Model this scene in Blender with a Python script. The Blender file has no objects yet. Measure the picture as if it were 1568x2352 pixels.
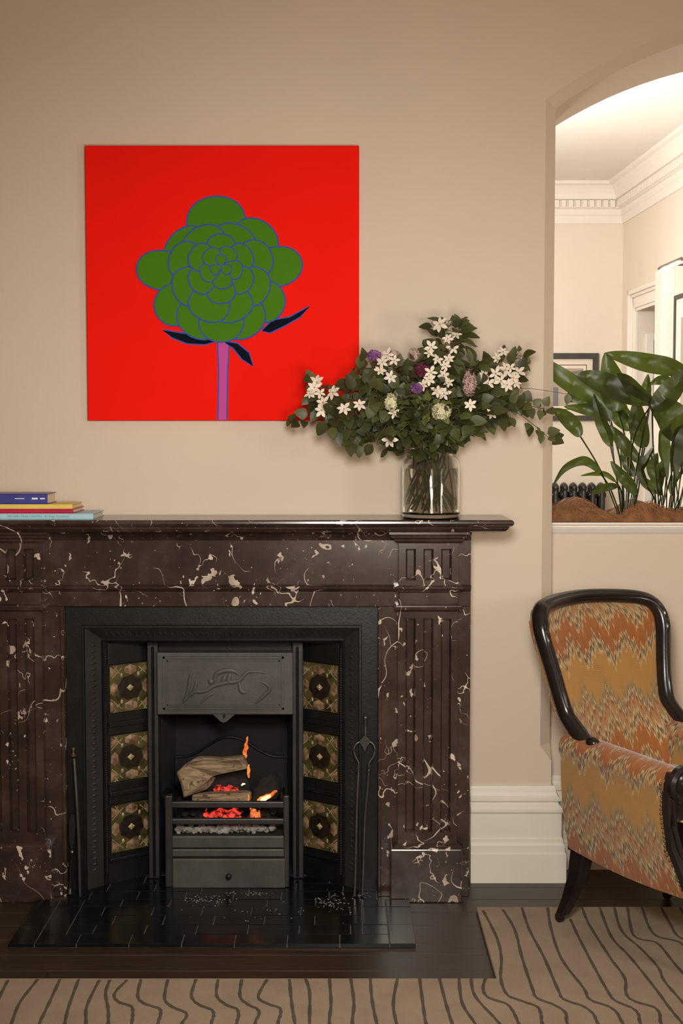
import bpy, bmesh, math, random
from mathutils.bvhtree import BVHTree
from mathutils.kdtree import KDTree
from mathutils import Vector, Matrix, noise
R = math.radians
PI = math.pi
scene = bpy.context.scene
col = scene.collection

# ------------------------------------------------------------------ camera
FPX, CX, CY = 3070.0, 784.0, 1176.0           # focal length in pixels of the 1568 x 2352 frame
CAMY, CAMZ, PITCH = -4.2, 1.43, math.atan(186 / 3070)
cam_data = bpy.data.cameras.new('camera')
cam = bpy.data.objects.new('camera', cam_data)
col.objects.link(cam)
cam_data.sensor_fit = 'HORIZONTAL'
cam_data.sensor_width = 24.0
cam_data.lens = FPX / 1568 * 24.0
cam_data.clip_start = 0.05
cam.location = (0, CAMY, CAMZ)
cam.rotation_euler = (PI / 2 - PITCH, 0, 0)
scene.camera = cam

# ------------------------------------------------------------------ world, lamps, exposure
scene.view_settings.view_transform = 'Standard'
scene.view_settings.look = 'None'
scene.view_settings.gamma = 1.0
scene.view_settings.use_curve_mapping = False
scene.view_settings.exposure = 0.26
world = bpy.data.worlds.new('world')
scene.world = world
world.use_nodes = True
world.node_tree.nodes['Background'].inputs[0].default_value = (1.0, 0.86, 0.7, 1)
world.node_tree.nodes['Background'].inputs[1].default_value = 0.05


def lamp(name, kind, loc, power, color, size, aim=None, **kw):
    d = bpy.data.lights.new(name, kind)
    d.energy = power
    d.color = color
    if kind == 'AREA':
        d.shape = 'DISK'
        d.size = size
    else:
        d.shadow_soft_size = size
    for k, v in kw.items():
        setattr(d, k, v)
    o = bpy.data.objects.new(name, d)
    col.objects.link(o)
    o.location = loc
    if aim is not None:
        o.rotation_euler = (Vector(aim) - Vector(loc)).to_track_quat('-Z', 'Y').to_euler()
    return o


# shaded reading lamps of the sitting room (behind and beside the camera) and the hall lamp beyond the arch, plus an added fill
lamp('reading_lamp_light', 'SPOT', (0.05, -3.1, 1.75), 175, (1.0, 0.99, 0.95), 0.20, (-0.05, 0, 0.80), spot_size=R(82), spot_blend=1.0)
lamp('table_lamp_light', 'POINT', (0.25, -2.6, 1.25), 54, (1.0, 0.87, 0.70), 0.20)
lamp('corner_lamp_light', 'POINT', (1.95, -2.2, 1.4), 30, (1.0, 0.93, 0.82), 0.20)
lamp('hall_lamp_light', 'POINT', (0.45, 3.4, 2.35), 165, (1.0, 0.98, 0.95), 0.16)
lamp('arch_soffit_fill_light', 'POINT', (0.25, 1.7, 1.35), 38, (1.0, 0.93, 0.82), 0.14)  # added unseen fill: brightens the arch soffit and backlights the planter leaves


# ------------------------------------------------------------------ helpers
def at(px, py, Y):
    """point on the vertical plane y = Y seen at a pixel of the photograph"""
    u = (px - CX) / FPX
    v = (CY - py) / FPX
    c, s = math.cos(PITCH), math.sin(PITCH)
    dy = c + v * s
    t = (Y - CAMY) / dy
    return Vector((u * t, Y, CAMZ + (v * c - s) * t))


def on_floor(px, py, z=0.0):
    u = (px - CX) / FPX
    v = (CY - py) / FPX
    c, s = math.cos(PITCH), math.sin(PITCH)
    dz = v * c - s
    t = (z - CAMZ) / dz
    return Vector((u * t, CAMY + (c + v * s) * t, z))


def ax(px, py, Y): return at(px, py, Y).x
def az(py, Y): return at(CX, py, Y).z


class MB:
    def __init__(s):
        s.v, s.f, s.m, s.uv, s.cur = [], [], [], {}, 0

    def add(s, verts, faces, uvs=None):
        b = len(s.v)
        s.v += [tuple(p) for p in verts]
        for f in faces:
            s.f.append([b + i for i in f])
            s.m.append(s.cur)
        if uvs:
            for i, q in enumerate(uvs): s.uv[b + i] = q
        return s

    def box(s, x0, x1, y0, y1, z0, z1):
        x0, x1 = min(x0, x1), max(x0, x1)
        y0, y1 = min(y0, y1), max(y0, y1)
        z0, z1 = min(z0, z1), max(z0, z1)
        v = [(x0, y0, z0), (x1, y0, z0), (x1, y1, z0), (x0, y1, z0), (x0, y0, z1), (x1, y0, z1), (x1, y1, z1), (x0, y1, z1)]
        return s.add(v, [(0, 3, 2, 1), (4, 5, 6, 7), (0, 1, 5, 4), (1, 2, 6, 5), (2, 3, 7, 6), (3, 0, 4, 7)])

    def hexa(s, bottom, top):
        """8 corner solid: 4 bottom points counter-clockwise from above, 4 top points"""
        return s.add(list(bottom) + list(top), [(0, 3, 2, 1), (4, 5, 6, 7), (0, 1, 5, 4), (1, 2, 6, 5), (2, 3, 7, 6), (3, 0, 4, 7)])

    def prism_y(s, pts, y0, y1):
        """(x, z) outline, counter-clockwise seen from -Y, from y0 (front) to y1"""
        n = len(pts)
        v = [(x, y0, z) for x, z in pts] + [(x, y1, z) for x, z in pts]
        f = [list(range(n)), list(range(2 * n - 1, n - 1, -1))]
        f += [(i, i + n, (i + 1) % n + n, (i + 1) % n) for i in range(n)]
        return s.add(v, f)

    def prism_z(s, pts, z0, z1):
        n = len(pts)
        v = [(x, y, z0) for x, y in pts] + [(x, y, z1) for x, y in pts]
        f = [list(range(n - 1, -1, -1)), list(range(n, 2 * n))]
        f += [(i, (i + 1) % n, (i + 1) % n + n, i + n) for i in range(n)]
        return s.add(v, f)

    def lathe(s, prof, c, n=24, axis='Z'):
        """prof: (r, h) from bottom to top around an axis through c"""
        v, f = [], []
        for r, h in prof:
            for k in range(n):
                a = 2 * PI * k / n
                if axis == 'Z': p = (c[0] + r * math.cos(a), c[1] + r * math.sin(a), c[2] + h)
                elif axis == 'Y': p = (c[0] + r * math.cos(a), c[1] - h, c[2] + r * math.sin(a))
                else: p = (c[0] + h, c[1] + r * math.cos(a), c[2] + r * math.sin(a))
                v.append(p)
        for i in range(len(prof) - 1):
            for k in range(n):
                k2 = (k + 1) % n
                f.append((i * n + k, i * n + k2, (i + 1) * n + k2, (i + 1) * n + k))
        f.append([k for k in range(n - 1, -1, -1)])
        f.append([(len(prof) - 1) * n + k for k in range(n)])
        return s.add(v, f)

    def tube(s, path, rad, n=8, ell=1.0, up=(0, 0, 1), uvl=None):
        path = [Vector(p) for p in path]
        v, f = [], []
        up = Vector(up)
        m = len(path)
        for i, p in enumerate(path):
            t = (path[min(i + 1, m - 1)] - path[max(i - 1, 0)]).normalized()
            a = t.cross(up)
            if a.length < 1e-4: a = t.cross(Vector((1, 0.3, 0)))
            a.normalize()
            b = a.cross(t).normalized()
            r = rad[i] if isinstance(rad, (list, tuple)) else rad
            for k in range(n):
                an = 2 * PI * k / n
                v.append(p + a * (r * math.cos(an)) + b * (r * ell * math.sin(an)))
        for i in range(m - 1):
            for k in range(n):
                k2 = (k + 1) % n
                f.append((i * n + k, i * n + k2, (i + 1) * n + k2, (i + 1) * n + k))
        f.append(list(range(n - 1, -1, -1)))
        f.append([(m - 1) * n + k for k in range(n)])
        return s.add(v, f)

    def grid(s, fn, nu, nv, uvfn=None, flip=False):
        v, uv, f = [], [], []
        for j in range(nv + 1):
            for i in range(nu + 1):
                v.append(fn(i / nu, j / nv))
                uv.append(uvfn(i / nu, j / nv) if uvfn else (i / nu, j / nv))
        for j in range(nv):
            for i in range(nu):
                q = [j * (nu + 1) + i, j * (nu + 1) + i + 1, (j + 1) * (nu + 1) + i + 1, (j + 1) * (nu + 1) + i]
                f.append(q[::-1] if flip else q)
        return s.add(v, f, uv)

    def sphere(s, c, r, nu=10, nv=6, sc=(1, 1, 1)):
        v, f = [], []
        for j in range(1, nv):
            th = PI * j / nv
            for i in range(nu):
                a = 2 * PI * i / nu
                v.append((c[0] + r * sc[0] * math.sin(th) * math.cos(a), c[1] + r * sc[1] * math.sin(th) * math.sin(a), c[2] - r * sc[2] * math.cos(th)))
        b = len(v)
        v.append((c[0], c[1], c[2] - r * sc[2]))
        v.append((c[0], c[1], c[2] + r * sc[2]))
        for j in range(nv - 2):
            for i in range(nu):
                f.append((j * nu + i, j * nu + (i + 1) % nu, (j + 1) * nu + (i + 1) % nu, (j + 1) * nu + i))
        for i in range(nu):
            f.append((b, (i + 1) % nu, i))
            f.append((b + 1, (nv - 2) * nu + i, (nv - 2) * nu + (i + 1) % nu))
        return s.add(v, f)

    def sweep(s, path, prof):
        """open path of (x, y); prof: (out, z); 'out' is to the right of the travel direction. Mitred."""
        n = len(path)
        v, f = [], []
        P = [Vector((p[0], p[1])) for p in path]
        nr = []
        for i in range(n):
            def rn(a, b):
                d = (b - a).normalized()
                return Vector((d.y, -d.x))
            if i == 0: q = rn(P[0], P[1])
            elif i == n - 1: q = rn(P[-2], P[-1])
            else:
                a, b = rn(P[i - 1], P[i]), rn(P[i], P[i + 1])
                q = (a + b)
                q = q / max(0.2, q.dot(a))
            nr.append(q)
        m = len(prof)
        for i in range(n):
            for o, z in prof:
                p = P[i] + nr[i] * o
                v.append((p.x, p.y, z))
        for i in range(n - 1):
            for k in range(m - 1):
                f.append((i * m + k, (i + 1) * m + k, (i + 1) * m + k + 1, i * m + k + 1))
        f.append(list(range(m)))
        f.append([(n - 1) * m + k for k in range(m - 1, -1, -1)])
        return s.add(v, f)

    def mesh(s, name, mats, smooth=False):
        me = bpy.data.meshes.new(name)
        me.from_pydata(s.v, [], s.f)
        for m in (mats if isinstance(mats, (list, tuple)) else [mats]): me.materials.append(m)
        if len(set(s.m)) > 1: me.polygons.foreach_set('material_index', s.m)
        if smooth: me.polygons.foreach_set('use_smooth', [True] * len(me.polygons))
        if s.uv:
            ul = me.uv_layers.new(name='UVMap')
            for l in me.loops: ul.data[l.index].uv = s.uv.get(l.vertex_index, (0, 0))
        me.update()
        return me

    def build(s, name, mats, parent=None, smooth=False, bevel=0.0, fix=False, sub=0, seg=2):
        me = s.mesh(name, mats, smooth)
        if fix:
            bm = bmesh.new()
            bm.from_mesh(me)
            bmesh.ops.recalc_face_normals(bm, faces=bm.faces)
            bm.to_mesh(me)
            bm.free()
        o = bpy.data.objects.new(name, me)
        col.objects.link(o)
        if parent is not None: adopt(o, parent)
        if bevel > 0:
            md = o.modifiers.new('bevel', 'BEVEL')
            md.width = bevel
            md.segments = seg
            md.limit_method = 'ANGLE'
            md.angle_limit = R(35)
        if sub:
            md = o.modifiers.new('subdivision', 'SUBSURF')
            md.levels = md.render_levels = sub
        if smooth and not sub and bevel <= 0:
            me.set_sharp_from_angle(angle=R(40))
        return o


BASE = {}


def base_matrix(o):
    return BASE.get(o.name, Matrix.Identity(4))


def adopt(o, parent):
    """child meshes are written in world coordinates; keep them where they stand"""
    o.parent = parent
    o.matrix_parent_inverse = base_matrix(parent).inverted()


def thing(name, label, cat, loc=(0, 0, 0), rotz=0.0, group=None, local=False):
    o = bpy.data.objects.new(name, None)
    col.objects.link(o)
    o.empty_display_size = 0.05
    o.location = loc
    o.rotation_euler = (0, 0, rotz)
    if not local:
        BASE[o.name] = Matrix.Translation(Vector(loc)) @ Matrix.Rotation(rotz, 4, 'Z')
    return tag(o, label, cat, group)


def tag(o, label, cat, group=None, kind=None):
    o['label'] = label
    o['category'] = cat
    if group: o['group'] = group
    if kind: o['kind'] = kind
    return o


def struct(o, label=None):
    o['kind'] = 'structure'
    if label: o['label'] = label
    return o


def inst(me, name, parent, mat4):
    o = bpy.data.objects.new(name, me)
    col.objects.link(o)
    o.parent = parent
    o.matrix_parent_inverse = base_matrix(parent).inverted() if parent.name in BASE else Matrix.Identity(4)
    o.matrix_basis = mat4
    return o


def catmull(pts, n=6):
    P = [Vector(p) for p in pts]
    out = []
    for i in range(len(P) - 1):
        p0, p1, p2, p3 = P[max(i - 1, 0)], P[i], P[i + 1], P[min(i + 2, len(P) - 1)]
        for k in range(n):
            t = k / n
            out.append(0.5 * ((2 * p1) + (p2 - p0) * t + (2 * p0 - 5 * p1 + 4 * p2 - p3) * t * t + (3 * p1 - p0 - 3 * p2 + p3) * t ** 3))
    out.append(P[-1])
    return out


def lerp(a, b, t): return a + (b - a) * t


def table(xs, ys, x):
    for i in range(len(xs) - 1):
        if x <= xs[i + 1] or i == len(xs) - 2:
            t = max(0, min(1, (x - xs[i]) / (xs[i + 1] - xs[i])))
            t = t * t * (3 - 2 * t)
            return lerp(ys[i], ys[i + 1], t)


# ------------------------------------------------------------------ materials
class NT:
    def __init__(s, name):
        s.mat = bpy.data.materials.new(name)
        s.mat.use_nodes = True
        s.t = s.mat.node_tree
        s.bsdf = s.t.nodes['Principled BSDF']

    def n(s, typ, **kw):
        nd = s.t.nodes.new(typ)
        for k, v in kw.items():
            if k.startswith('i_'):
                key = k[2:]
                nd.inputs[int(key) if key.isdigit() else key.replace('_', ' ')].default_value = v
            else: setattr(nd, k, v)
        return nd

    def l(s, a, b): s.t.links.new(a, b)

    def coord(s, out='Object'): return s.n('ShaderNodeTexCoord').outputs[out]

    def noise(s, vec, scale, detail=3, rough=0.5, dist=0.0):
        nd = s.n('ShaderNodeTexNoise', i_Scale=scale, i_Detail=detail, i_Roughness=rough, i_Distortion=dist)
        s.l(vec, nd.inputs['Vector'])
        return nd

    def math(s, op, a, b=None, c=None):
        nd = s.n('ShaderNodeMath', operation=op)
        for i, q in enumerate((a, b, c)):
            if q is None: continue
            if isinstance(q, (int, float)): nd.inputs[i].default_value = q
            else: s.l(q, nd.inputs[i])
        return nd.outputs[0]

    def ramp(s, fac, stops, interp='LINEAR'):
        nd = s.n('ShaderNodeValToRGB')
        cr = nd.color_ramp
        cr.interpolation = interp
        while len(cr.elements) < len(stops): cr.elements.new(0.5)
        for e, (p, c) in zip(cr.elements, stops):
            e.position = p
            e.color = (c[0], c[1], c[2], 1) if not isinstance(c, (int, float)) else (c, c, c, 1)
        s.l(fac, nd.inputs[0])
        return nd.outputs[0]

    def mix(s, fac, a, b):
        nd = s.n('ShaderNodeMix', data_type='RGBA')
        for sock, q in ((nd.inputs[0], fac), (nd.inputs[6], a), (nd.inputs[7], b)):
            if isinstance(q, tuple): sock.default_value = (q[0], q[1], q[2], 1)
            elif isinstance(q, (int, float)): sock.default_value = q
            else: s.l(q, sock)
        return nd.outputs[2]

    def bump(s, h, strength, dist=0.01):
        nd = s.n('ShaderNodeBump', i_Strength=strength, i_Distance=dist)
        s.l(h, nd.inputs['Height'])
        s.l(nd.outputs[0], s.bsdf.inputs['Normal'])

    def set(s, **kw):
        for k, v in kw.items():
            key = k.replace('_', ' ')
            if isinstance(v, tuple): s.bsdf.inputs[key].default_value = (v[0], v[1], v[2], 1)
            elif isinstance(v, (int, float)): s.bsdf.inputs[key].default_value = v
            else: s.l(v, s.bsdf.inputs[key])
        return s


M = {}


def simple(name, c, rough=0.6, var=0.12, scale=20.0, bump=0.0, bscale=60.0, **kw):
    t = NT(name)
    co = t.coord()
    nz = t.noise(co, scale, 4)
    lo = tuple(x * (1 - var) for x in c)
    hi = tuple(min(1, x * (1 + var)) for x in c)
    t.set(Base_Color=t.ramp(nz.outputs[0], [(0.3, lo), (0.7, hi)]), Roughness=rough, **kw)
    if bump:
        t.bump(t.noise(co, bscale, 4).outputs[0], bump, 0.004)
    M[name] = t.mat
    return t


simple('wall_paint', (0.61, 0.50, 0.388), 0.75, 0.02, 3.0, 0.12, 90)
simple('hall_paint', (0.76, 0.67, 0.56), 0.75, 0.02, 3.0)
simple('white_paint', (0.72, 0.66, 0.57), 0.5, 0.03, 8.0, 0.06, 40)
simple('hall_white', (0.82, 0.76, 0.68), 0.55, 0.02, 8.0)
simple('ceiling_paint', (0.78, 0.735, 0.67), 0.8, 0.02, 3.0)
simple('corridor_paint', (0.50, 0.43, 0.36), 0.8, 0.02, 3.0)
simple('black_wood', (0.012, 0.008, 0.0075), 0.22, 0.4, 12.0, 0.04, 50)
simple('iron', (0.009, 0.0085, 0.0085), 0.38, 0.3, 14.0, 0.10, 160, Metallic=0.35)
simple('iron_grey', (0.034, 0.031, 0.030), 0.46, 0.25, 10.0, 0.10, 120, Metallic=0.35)
simple('soot', (0.007, 0.006, 0.006), 0.9, 0.4, 9.0, 0.15, 60)
simple('tool_steel', (0.10, 0.095, 0.09), 0.34, 0.2, 20.0, Metallic=0.8)
simple('brass', (0.30, 0.22, 0.12), 0.3, 0.15, 30.0, Metallic=0.9)
simple('hearth_tile', (0.005, 0.0055, 0.0055), 0.20, 0.5, 7.0, 0.04, 50, Specular_IOR_Level=0.32)
simple('iron_hood', (0.062, 0.056, 0.053), 0.55, 0.25, 10.0, 0.12, 120, Metallic=0.2)
simple('grout', (0.085, 0.078, 0.070), 0.9, 0.5, 30.0)
simple('ash', (0.26, 0.24, 0.22), 0.95, 0.4, 60.0)
simple('paper', (0.62, 0.52, 0.40), 0.9, 0.12, 200.0)
simple('cover_blue', (0.045, 0.05, 0.24), 0.35, 0.25, 9.0)
simple('cover_yellow', (0.72, 0.53, 0.11), 0.45, 0.05, 9.0)
simple('cover_red', (0.44, 0.008, 0.05), 0.4, 0.15, 9.0)
simple('cover_sky', (0.36, 0.56, 0.62), 0.45, 0.04, 9.0)
simple('cover_edge', (0.05, 0.035, 0.03), 0.6, 0.2, 30.0)
simple('ink_teal', (0.03, 0.22, 0.30), 0.6, 0.1)
simple('ink_white', (0.72, 0.68, 0.72), 0.6, 0.1)
simple('paint_red', (0.84, 0.011, 0.0045), 0.9, 0.02, 5.0, 0.05, 400, Specular_IOR_Level=0.08)
simple('paint_green', (0.060, 0.180, 0.008), 0.9, 0.03, 5.0, Specular_IOR_Level=0.1)
simple('paint_blue', (0.040, 0.085, 0.36), 0.9, 0.05, 5.0, Specular_IOR_Level=0.1)
simple('paint_pink', (0.50, 0.07, 0.30), 0.9, 0.02, 5.0, Specular_IOR_Level=0.1)
simple('paint_navy', (0.004, 0.005, 0.012), 0.9, 0.1, 5.0, Specular_IOR_Level=0.1)
simple('stem_green', (0.10, 0.095, 0.042), 0.6, 0.3, 40.0)
simple('stem_brown', (0.085, 0.05, 0.025), 0.7, 0.3, 40.0)
simple('petal_white', (0.72, 0.61, 0.50), 0.6, 0.06, 50.0, Subsurface_Weight=0.0)
simple('petal_pink', (0.46, 0.30, 0.27), 0.6, 0.2, 60.0)
simple('petal_maroon', (0.10, 0.012, 0.03), 0.6, 0.5, 60.0)
simple('petal_purple', (0.19, 0.07, 0.20), 0.6, 0.3, 60.0)
simple('petal_cream', (0.58, 0.53, 0.33), 0.7, 0.15, 60.0)
simple('flower_eye', (0.35, 0.30, 0.08), 0.7, 0.2, 60.0)
simple('coir', (0.20, 0.085, 0.03), 0.95, 0.4, 25.0)
simple('coir_fibre', (0.30, 0.14, 0.055), 0.85, 0.5, 6.0)
simple('radiator_iron', (0.05, 0.045, 0.042), 0.4, 0.2, 12.0, Metallic=0.5)
simple('frame_dark', (0.045, 0.038, 0.032), 0.5, 0.2, 12.0)
simple('mat_cream', (0.78, 0.68, 0.56), 0.8, 0.02, 8.0)
simple('art_grey', (0.17, 0.17, 0.16), 0.7, 0.15, 8.0)
simple('art_taupe', (0.42, 0.34, 0.27), 0.7, 0.12, 8.0)
simple('art_black', (0.02, 0.018, 0.016), 0.6, 0.2, 8.0)
simple('light_metal', (0.17, 0.14, 0.10), 0.35, 0.1, 12.0, Metallic=0.7)
simple('tile_olive', (0.060, 0.047, 0.016), 0.25, 0.7, 22.0)
simple('tile_pink', (0.20, 0.120, 0.068), 0.3, 0.75, 40.0)
simple('tile_dark', (0.014, 0.009, 0.006), 0.3, 0.5, 60.0)
simple('tile_cream', (0.36, 0.27, 0.12), 0.3, 0.2, 60.0)
simple('tile_line', (0.25, 0.20, 0.11), 0.3, 0.75, 40.0)
simple('char', (0.012, 0.009, 0.008), 0.95, 0.6, 30.0, 0.5, 60)


def glow(name, c, s, var=None, scale=60.0, dark=(0.02, 0.008, 0.006)):
    t = NT(name)
    co = t.coord()
    nz = t.noise(co, scale, 3)
    t.set(Base_Color=dark, Roughness=0.9, Emission_Color=c)
    if var: t.set(Emission_Strength=t.math('MULTIPLY', t.ramp(nz.outputs[0], [(var[0], 0.0), (var[1], 1.0)]), s))
    else: t.set(Emission_Strength=s)
    M[name] = t.mat


glow('ember', (1.0, 0.055, 0.030), 1.25, (0.40, 0.68), 60.0)
glow('ember_orange', (1.0, 0.20, 0.05), 1.15, (0.34, 0.60), 80.0)
def flame_mat(name, lo, hi, strength):
    t = NT(name)
    co = t.coord()
    nz = t.noise(co, 55.0, 3, 0.6)
    t.set(Base_Color=(0.02, 0.008, 0.004), Roughness=0.9, Emission_Color=t.ramp(nz.outputs[0], [(0.35, lo), (0.62, hi)]), Emission_Strength=strength)
    M[name] = t.mat


flame_mat('flame_core', (1.0, 0.42, 0.06), (1.0, 0.86, 0.45), 1.9)
flame_mat('flame_orange', (0.62, 0.09, 0.012), (1.0, 0.30, 0.045), 0.95)
glow('lamp_tube', (1.0, 0.93, 0.82), 30.0)


def make_marble():
    t = NT('marble')
    co = t.coord()
    dn = t.noise(co, 7.0, 4, 0.6)
    vm = t.n('ShaderNodeVectorMath', operation='MULTIPLY_ADD')
    t.l(dn.outputs['Color'], vm.inputs[0])
    vm.inputs[1].default_value = (0.17, 0.17, 0.17)
    t.l(co, vm.inputs[2])
    dc = vm.outputs[0]
    base = t.ramp(t.noise(co, 9.0, 6, 0.62).outputs[0], [(0.28, (0.018, 0.011, 0.010)), (0.5, (0.036, 0.020, 0.0165)), (0.72, (0.062, 0.042, 0.035))])

    def ridge(scale, width, off, gs, g0, g1, dist):
        mp = t.n('ShaderNodeMapping')
        mp.inputs['Location'].default_value = off
        t.l(co, mp.inputs[0])
        nz = t.noise(mp.outputs[0], scale, 3.0, 0.55, dist)
        d = t.math('ABSOLUTE', t.math('SUBTRACT', nz.outputs[0], 0.5))
        gate = t.ramp(t.noise(mp.outputs[0], gs, 2, 0.5).outputs[0], [(g0, 0.0), (g1, 1.0)])
        return t.math('LESS_THAN', d, t.math('MULTIPLY', gate, width))
    a = ridge(2.3, 0.0040, (0.3, 0.0, 0.7), 4.0, 0.50, 0.64, 0.15)
    b = ridge(4.6, 0.0055, (3.1, 1.0, 2.2), 6.0, 0.55, 0.70, 0.10)
    c = ridge(9.5, 0.0110, (7.7, 4.0, 5.1), 8.0, 0.58, 0.72, 0.0)
    # angular light chips and a few pale patches
    vo = t.n('ShaderNodeTexVoronoi', feature='F1', distance='CHEBYCHEV', i_Scale=50.0)
    mp2 = t.n('ShaderNodeMapping')
    mp2.inputs['Scale'].default_value = (1.0, 1.0, 0.55)
    mp2.inputs['Rotation'].default_value = (0.2, 0.6, 0.3)
    t.l(dc, mp2.inputs[0])
    t.l(mp2.outputs[0], vo.inputs['Vector'])
    spc = t.n('ShaderNodeSeparateColor')
    t.l(vo.outputs['Color'], spc.inputs[0])
    fm = t.ramp(t.noise(co, 4.2, 3, 0.6).outputs[0], [(0.42, 0.02), (0.68, 0.34)])
    pick = t.math('LESS_THAN', spc.outputs[0], fm)
    fl = t.math('MULTIPLY', pick, t.math('LESS_THAN', vo.outputs['Distance'], t.math('MULTIPLY', spc.outputs[1], 0.42)))
    tiny = t.math('GREATER_THAN', t.math('ADD', t.noise(co, 95.0, 2, 0.5).outputs[0], t.math('MULTIPLY', fm, 0.10)), 0.748)
    fl = t.math('MAXIMUM', fl, tiny)
    e1 = ridge(1.7, 0.0024, (5.9, 2.6, 1.9), 3.0, 0.48, 0.62, 0.0)
    fl = t.math('MAXIMUM', fl, e1)
    pm = t.math('GREATER_THAN', t.noise(dc, 7.0, 6, 0.62).outputs[0], 0.74)
    v = t.math('MAXIMUM', t.math('MAXIMUM', t.math('MAXIMUM', a, b), c), t.math('MAXIMUM', fl, pm))
    vc = t.ramp(t.noise(co, 13.0, 3).outputs[0], [(0.3, (0.24, 0.16, 0.12)), (0.6, (0.56, 0.46, 0.37))])
    t.set(Base_Color=t.mix(v, base, vc), Roughness=0.20)
    t.set(Coat_Weight=0.25, Coat_Roughness=0.08)
    M['marble'] = t.mat


make_marble()


def make_wood():
    t = NT('floor_wood')
    co = t.coord()
    mp = t.n('ShaderNodeMapping')
    mp.inputs['Scale'].default_value = (3.0, 40.0, 40.0)
    t.l(co, mp.inputs[0])
    nz = t.noise(mp.outputs[0], 2.0, 6, 0.6, 0.4)
    big = t.noise(co, 3.0, 3)
    c = t.ramp(nz.outputs[0], [(0.25, (0.014, 0.0075, 0.004)), (0.55, (0.036, 0.019, 0.010)), (0.8, (0.058, 0.032, 0.016))])
    c2 = t.mix(t.ramp(big.outputs[0], [(0.35, 0.0), (0.7, 0.6)]), c, (0.030, 0.020, 0.012))
    t.set(Base_Color=c2, Roughness=0.38)
    t.bump(nz.outputs[0], 0.12, 0.002)
    M['floor_wood'] = t.mat


make_wood()


def make_carpet():
    for nm, ca, cb in (('carpet', (0.245, 0.180, 0.125), (0.325, 0.242, 0.172)), ('carpet_line', (0.055, 0.041, 0.027), (0.100, 0.075, 0.050))):
        t = NT(nm)
        co = t.coord()
        fine = t.noise(co, 420.0, 3, 0.7)
        mid = t.noise(co, 9.0, 4, 0.6)
        f = t.math('ADD', t.math('MULTIPLY', fine.outputs[0], 0.5), t.math('MULTIPLY', mid.outputs[0], 0.5))
        t.set(Base_Color=t.ramp(f, [(0.36, ca), (0.64, cb)]), Roughness=0.95)
        t.bump(fine.outputs[0], 0.5, 0.004)
        M[nm] = t.mat


make_carpet()


def make_fabric():
    """flame-stitch velvet; UV in metres"""
    t = NT('flame_fabric')
    uv = t.coord('UV')
    sp = t.n('ShaderNodeSeparateXYZ')
    t.l(uv, sp.inputs[0])
    u0, v0 = sp.outputs[0], sp.outputs[1]
    big = t.noise(uv, 7.0, 2)
    u = t.math('ADD', u0, t.math('MULTIPLY', t.math('SUBTRACT', big.outputs[0], 0.5), 0.02))
    q = t.math('DIVIDE', t.math('FLOOR', t.math('MULTIPLY', u, 230.0)), 230.0)
    wn = t.n('ShaderNodeTexWhiteNoise', noise_dimensions='1D')
    t.l(q, wn.inputs['W'])
    zig = t.math('MULTIPLY', t.math('PINGPONG', u, 0.056), 1.10)
    zig2 = t.math('MULTIPLY', t.math('PINGPONG', t.math('ADD', u, 0.004), 0.0125), 2.7)
    zig3 = t.math('MULTIPLY', t.math('PINGPONG', u, 0.0042), 2.6)
    h = t.math('ADD', t.math('ADD', v0, zig), t.math('ADD', zig2, t.math('ADD', zig3, t.math('MULTIPLY', wn.outputs[0], 0.016))))
    fr = t.math('FRACT', t.math('DIVIDE', h, 0.330))
    gold, rust, cream = (0.33, 0.165, 0.036), (0.225, 0.060, 0.009), (0.50, 0.36, 0.19)
    sage, brown, pink, tan = (0.115, 0.105, 0.060), (0.085, 0.030, 0.014), (0.34, 0.14, 0.06), (0.27, 0.165, 0.065)
    stops = [(0.0, gold), (0.16, gold), (0.185, cream), (0.215, sage), (0.25, brown), (0.275, cream), (0.30, rust), (0.48, (0.28, 0.085, 0.012)), (0.50, cream),
             (0.53, sage), (0.56, brown), (0.585, cream), (0.62, tan), (0.70, pink), (0.74, brown), (0.765, cream), (0.80, sage), (0.85, tan), (0.90, gold), (1.0, gold)]
    c1 = t.ramp(fr, stops)
    # horizontal ribs of the weave
    rb = t.math('FRACT', t.math('MULTIPLY', v0, 165.0))
    ribm = t.math('MULTIPLY', t.math('GREATER_THAN', rb, 0.6), t.ramp(t.noise(uv, 16.0, 2).outputs[0], [(0.52, 0.0), (0.62, 0.30)]))
    c2 = t.mix(ribm, c1, (0.15, 0.06, 0.025))
    wear = t.ramp(t.noise(uv, 5.0, 4, 0.6).outputs[0], [(0.35, 0.0), (0.75, 0.30)])
    c3 = t.mix(wear, c2, gold)
    t.set(Base_Color=c3, Roughness=0.85, Sheen_Weight=0.25)
    t.bump(t.noise(uv, 500.0, 2).outputs[0], 0.25, 0.002)
    M['flame_fabric'] = t.mat


make_fabric()


def make_leaf(name, ca, cb, rough, trans=0.15):
    t = NT(name)
    co = t.coord()
    oi = t.n('ShaderNodeObjectInfo')
    nz = t.noise(co, 24.0, 3)
    f = t.math('ADD', t.math('MULTIPLY', oi.outputs['Random'], 0.65), t.math('MULTIPLY', nz.outputs[0], 0.35))
    t.set(Base_Color=t.ramp(f, [(0.1, ca), (0.85, cb)]), Roughness=rough)
    tr = t.n('ShaderNodeBsdfTranslucent')
    tr.inputs[0].default_value = (cb[0] * 2.4, cb[1] * 2.4, cb[2] * 1.4, 1)
    mx = t.n('ShaderNodeMixShader')
    mx.inputs[0].default_value = trans
    t.l(t.bsdf.outputs[0], mx.inputs[1])
    t.l(tr.outputs[0], mx.inputs[2])
    t.l(mx.outputs[0], t.t.nodes['Material Output'].inputs[0])
    M[name] = t.mat


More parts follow.
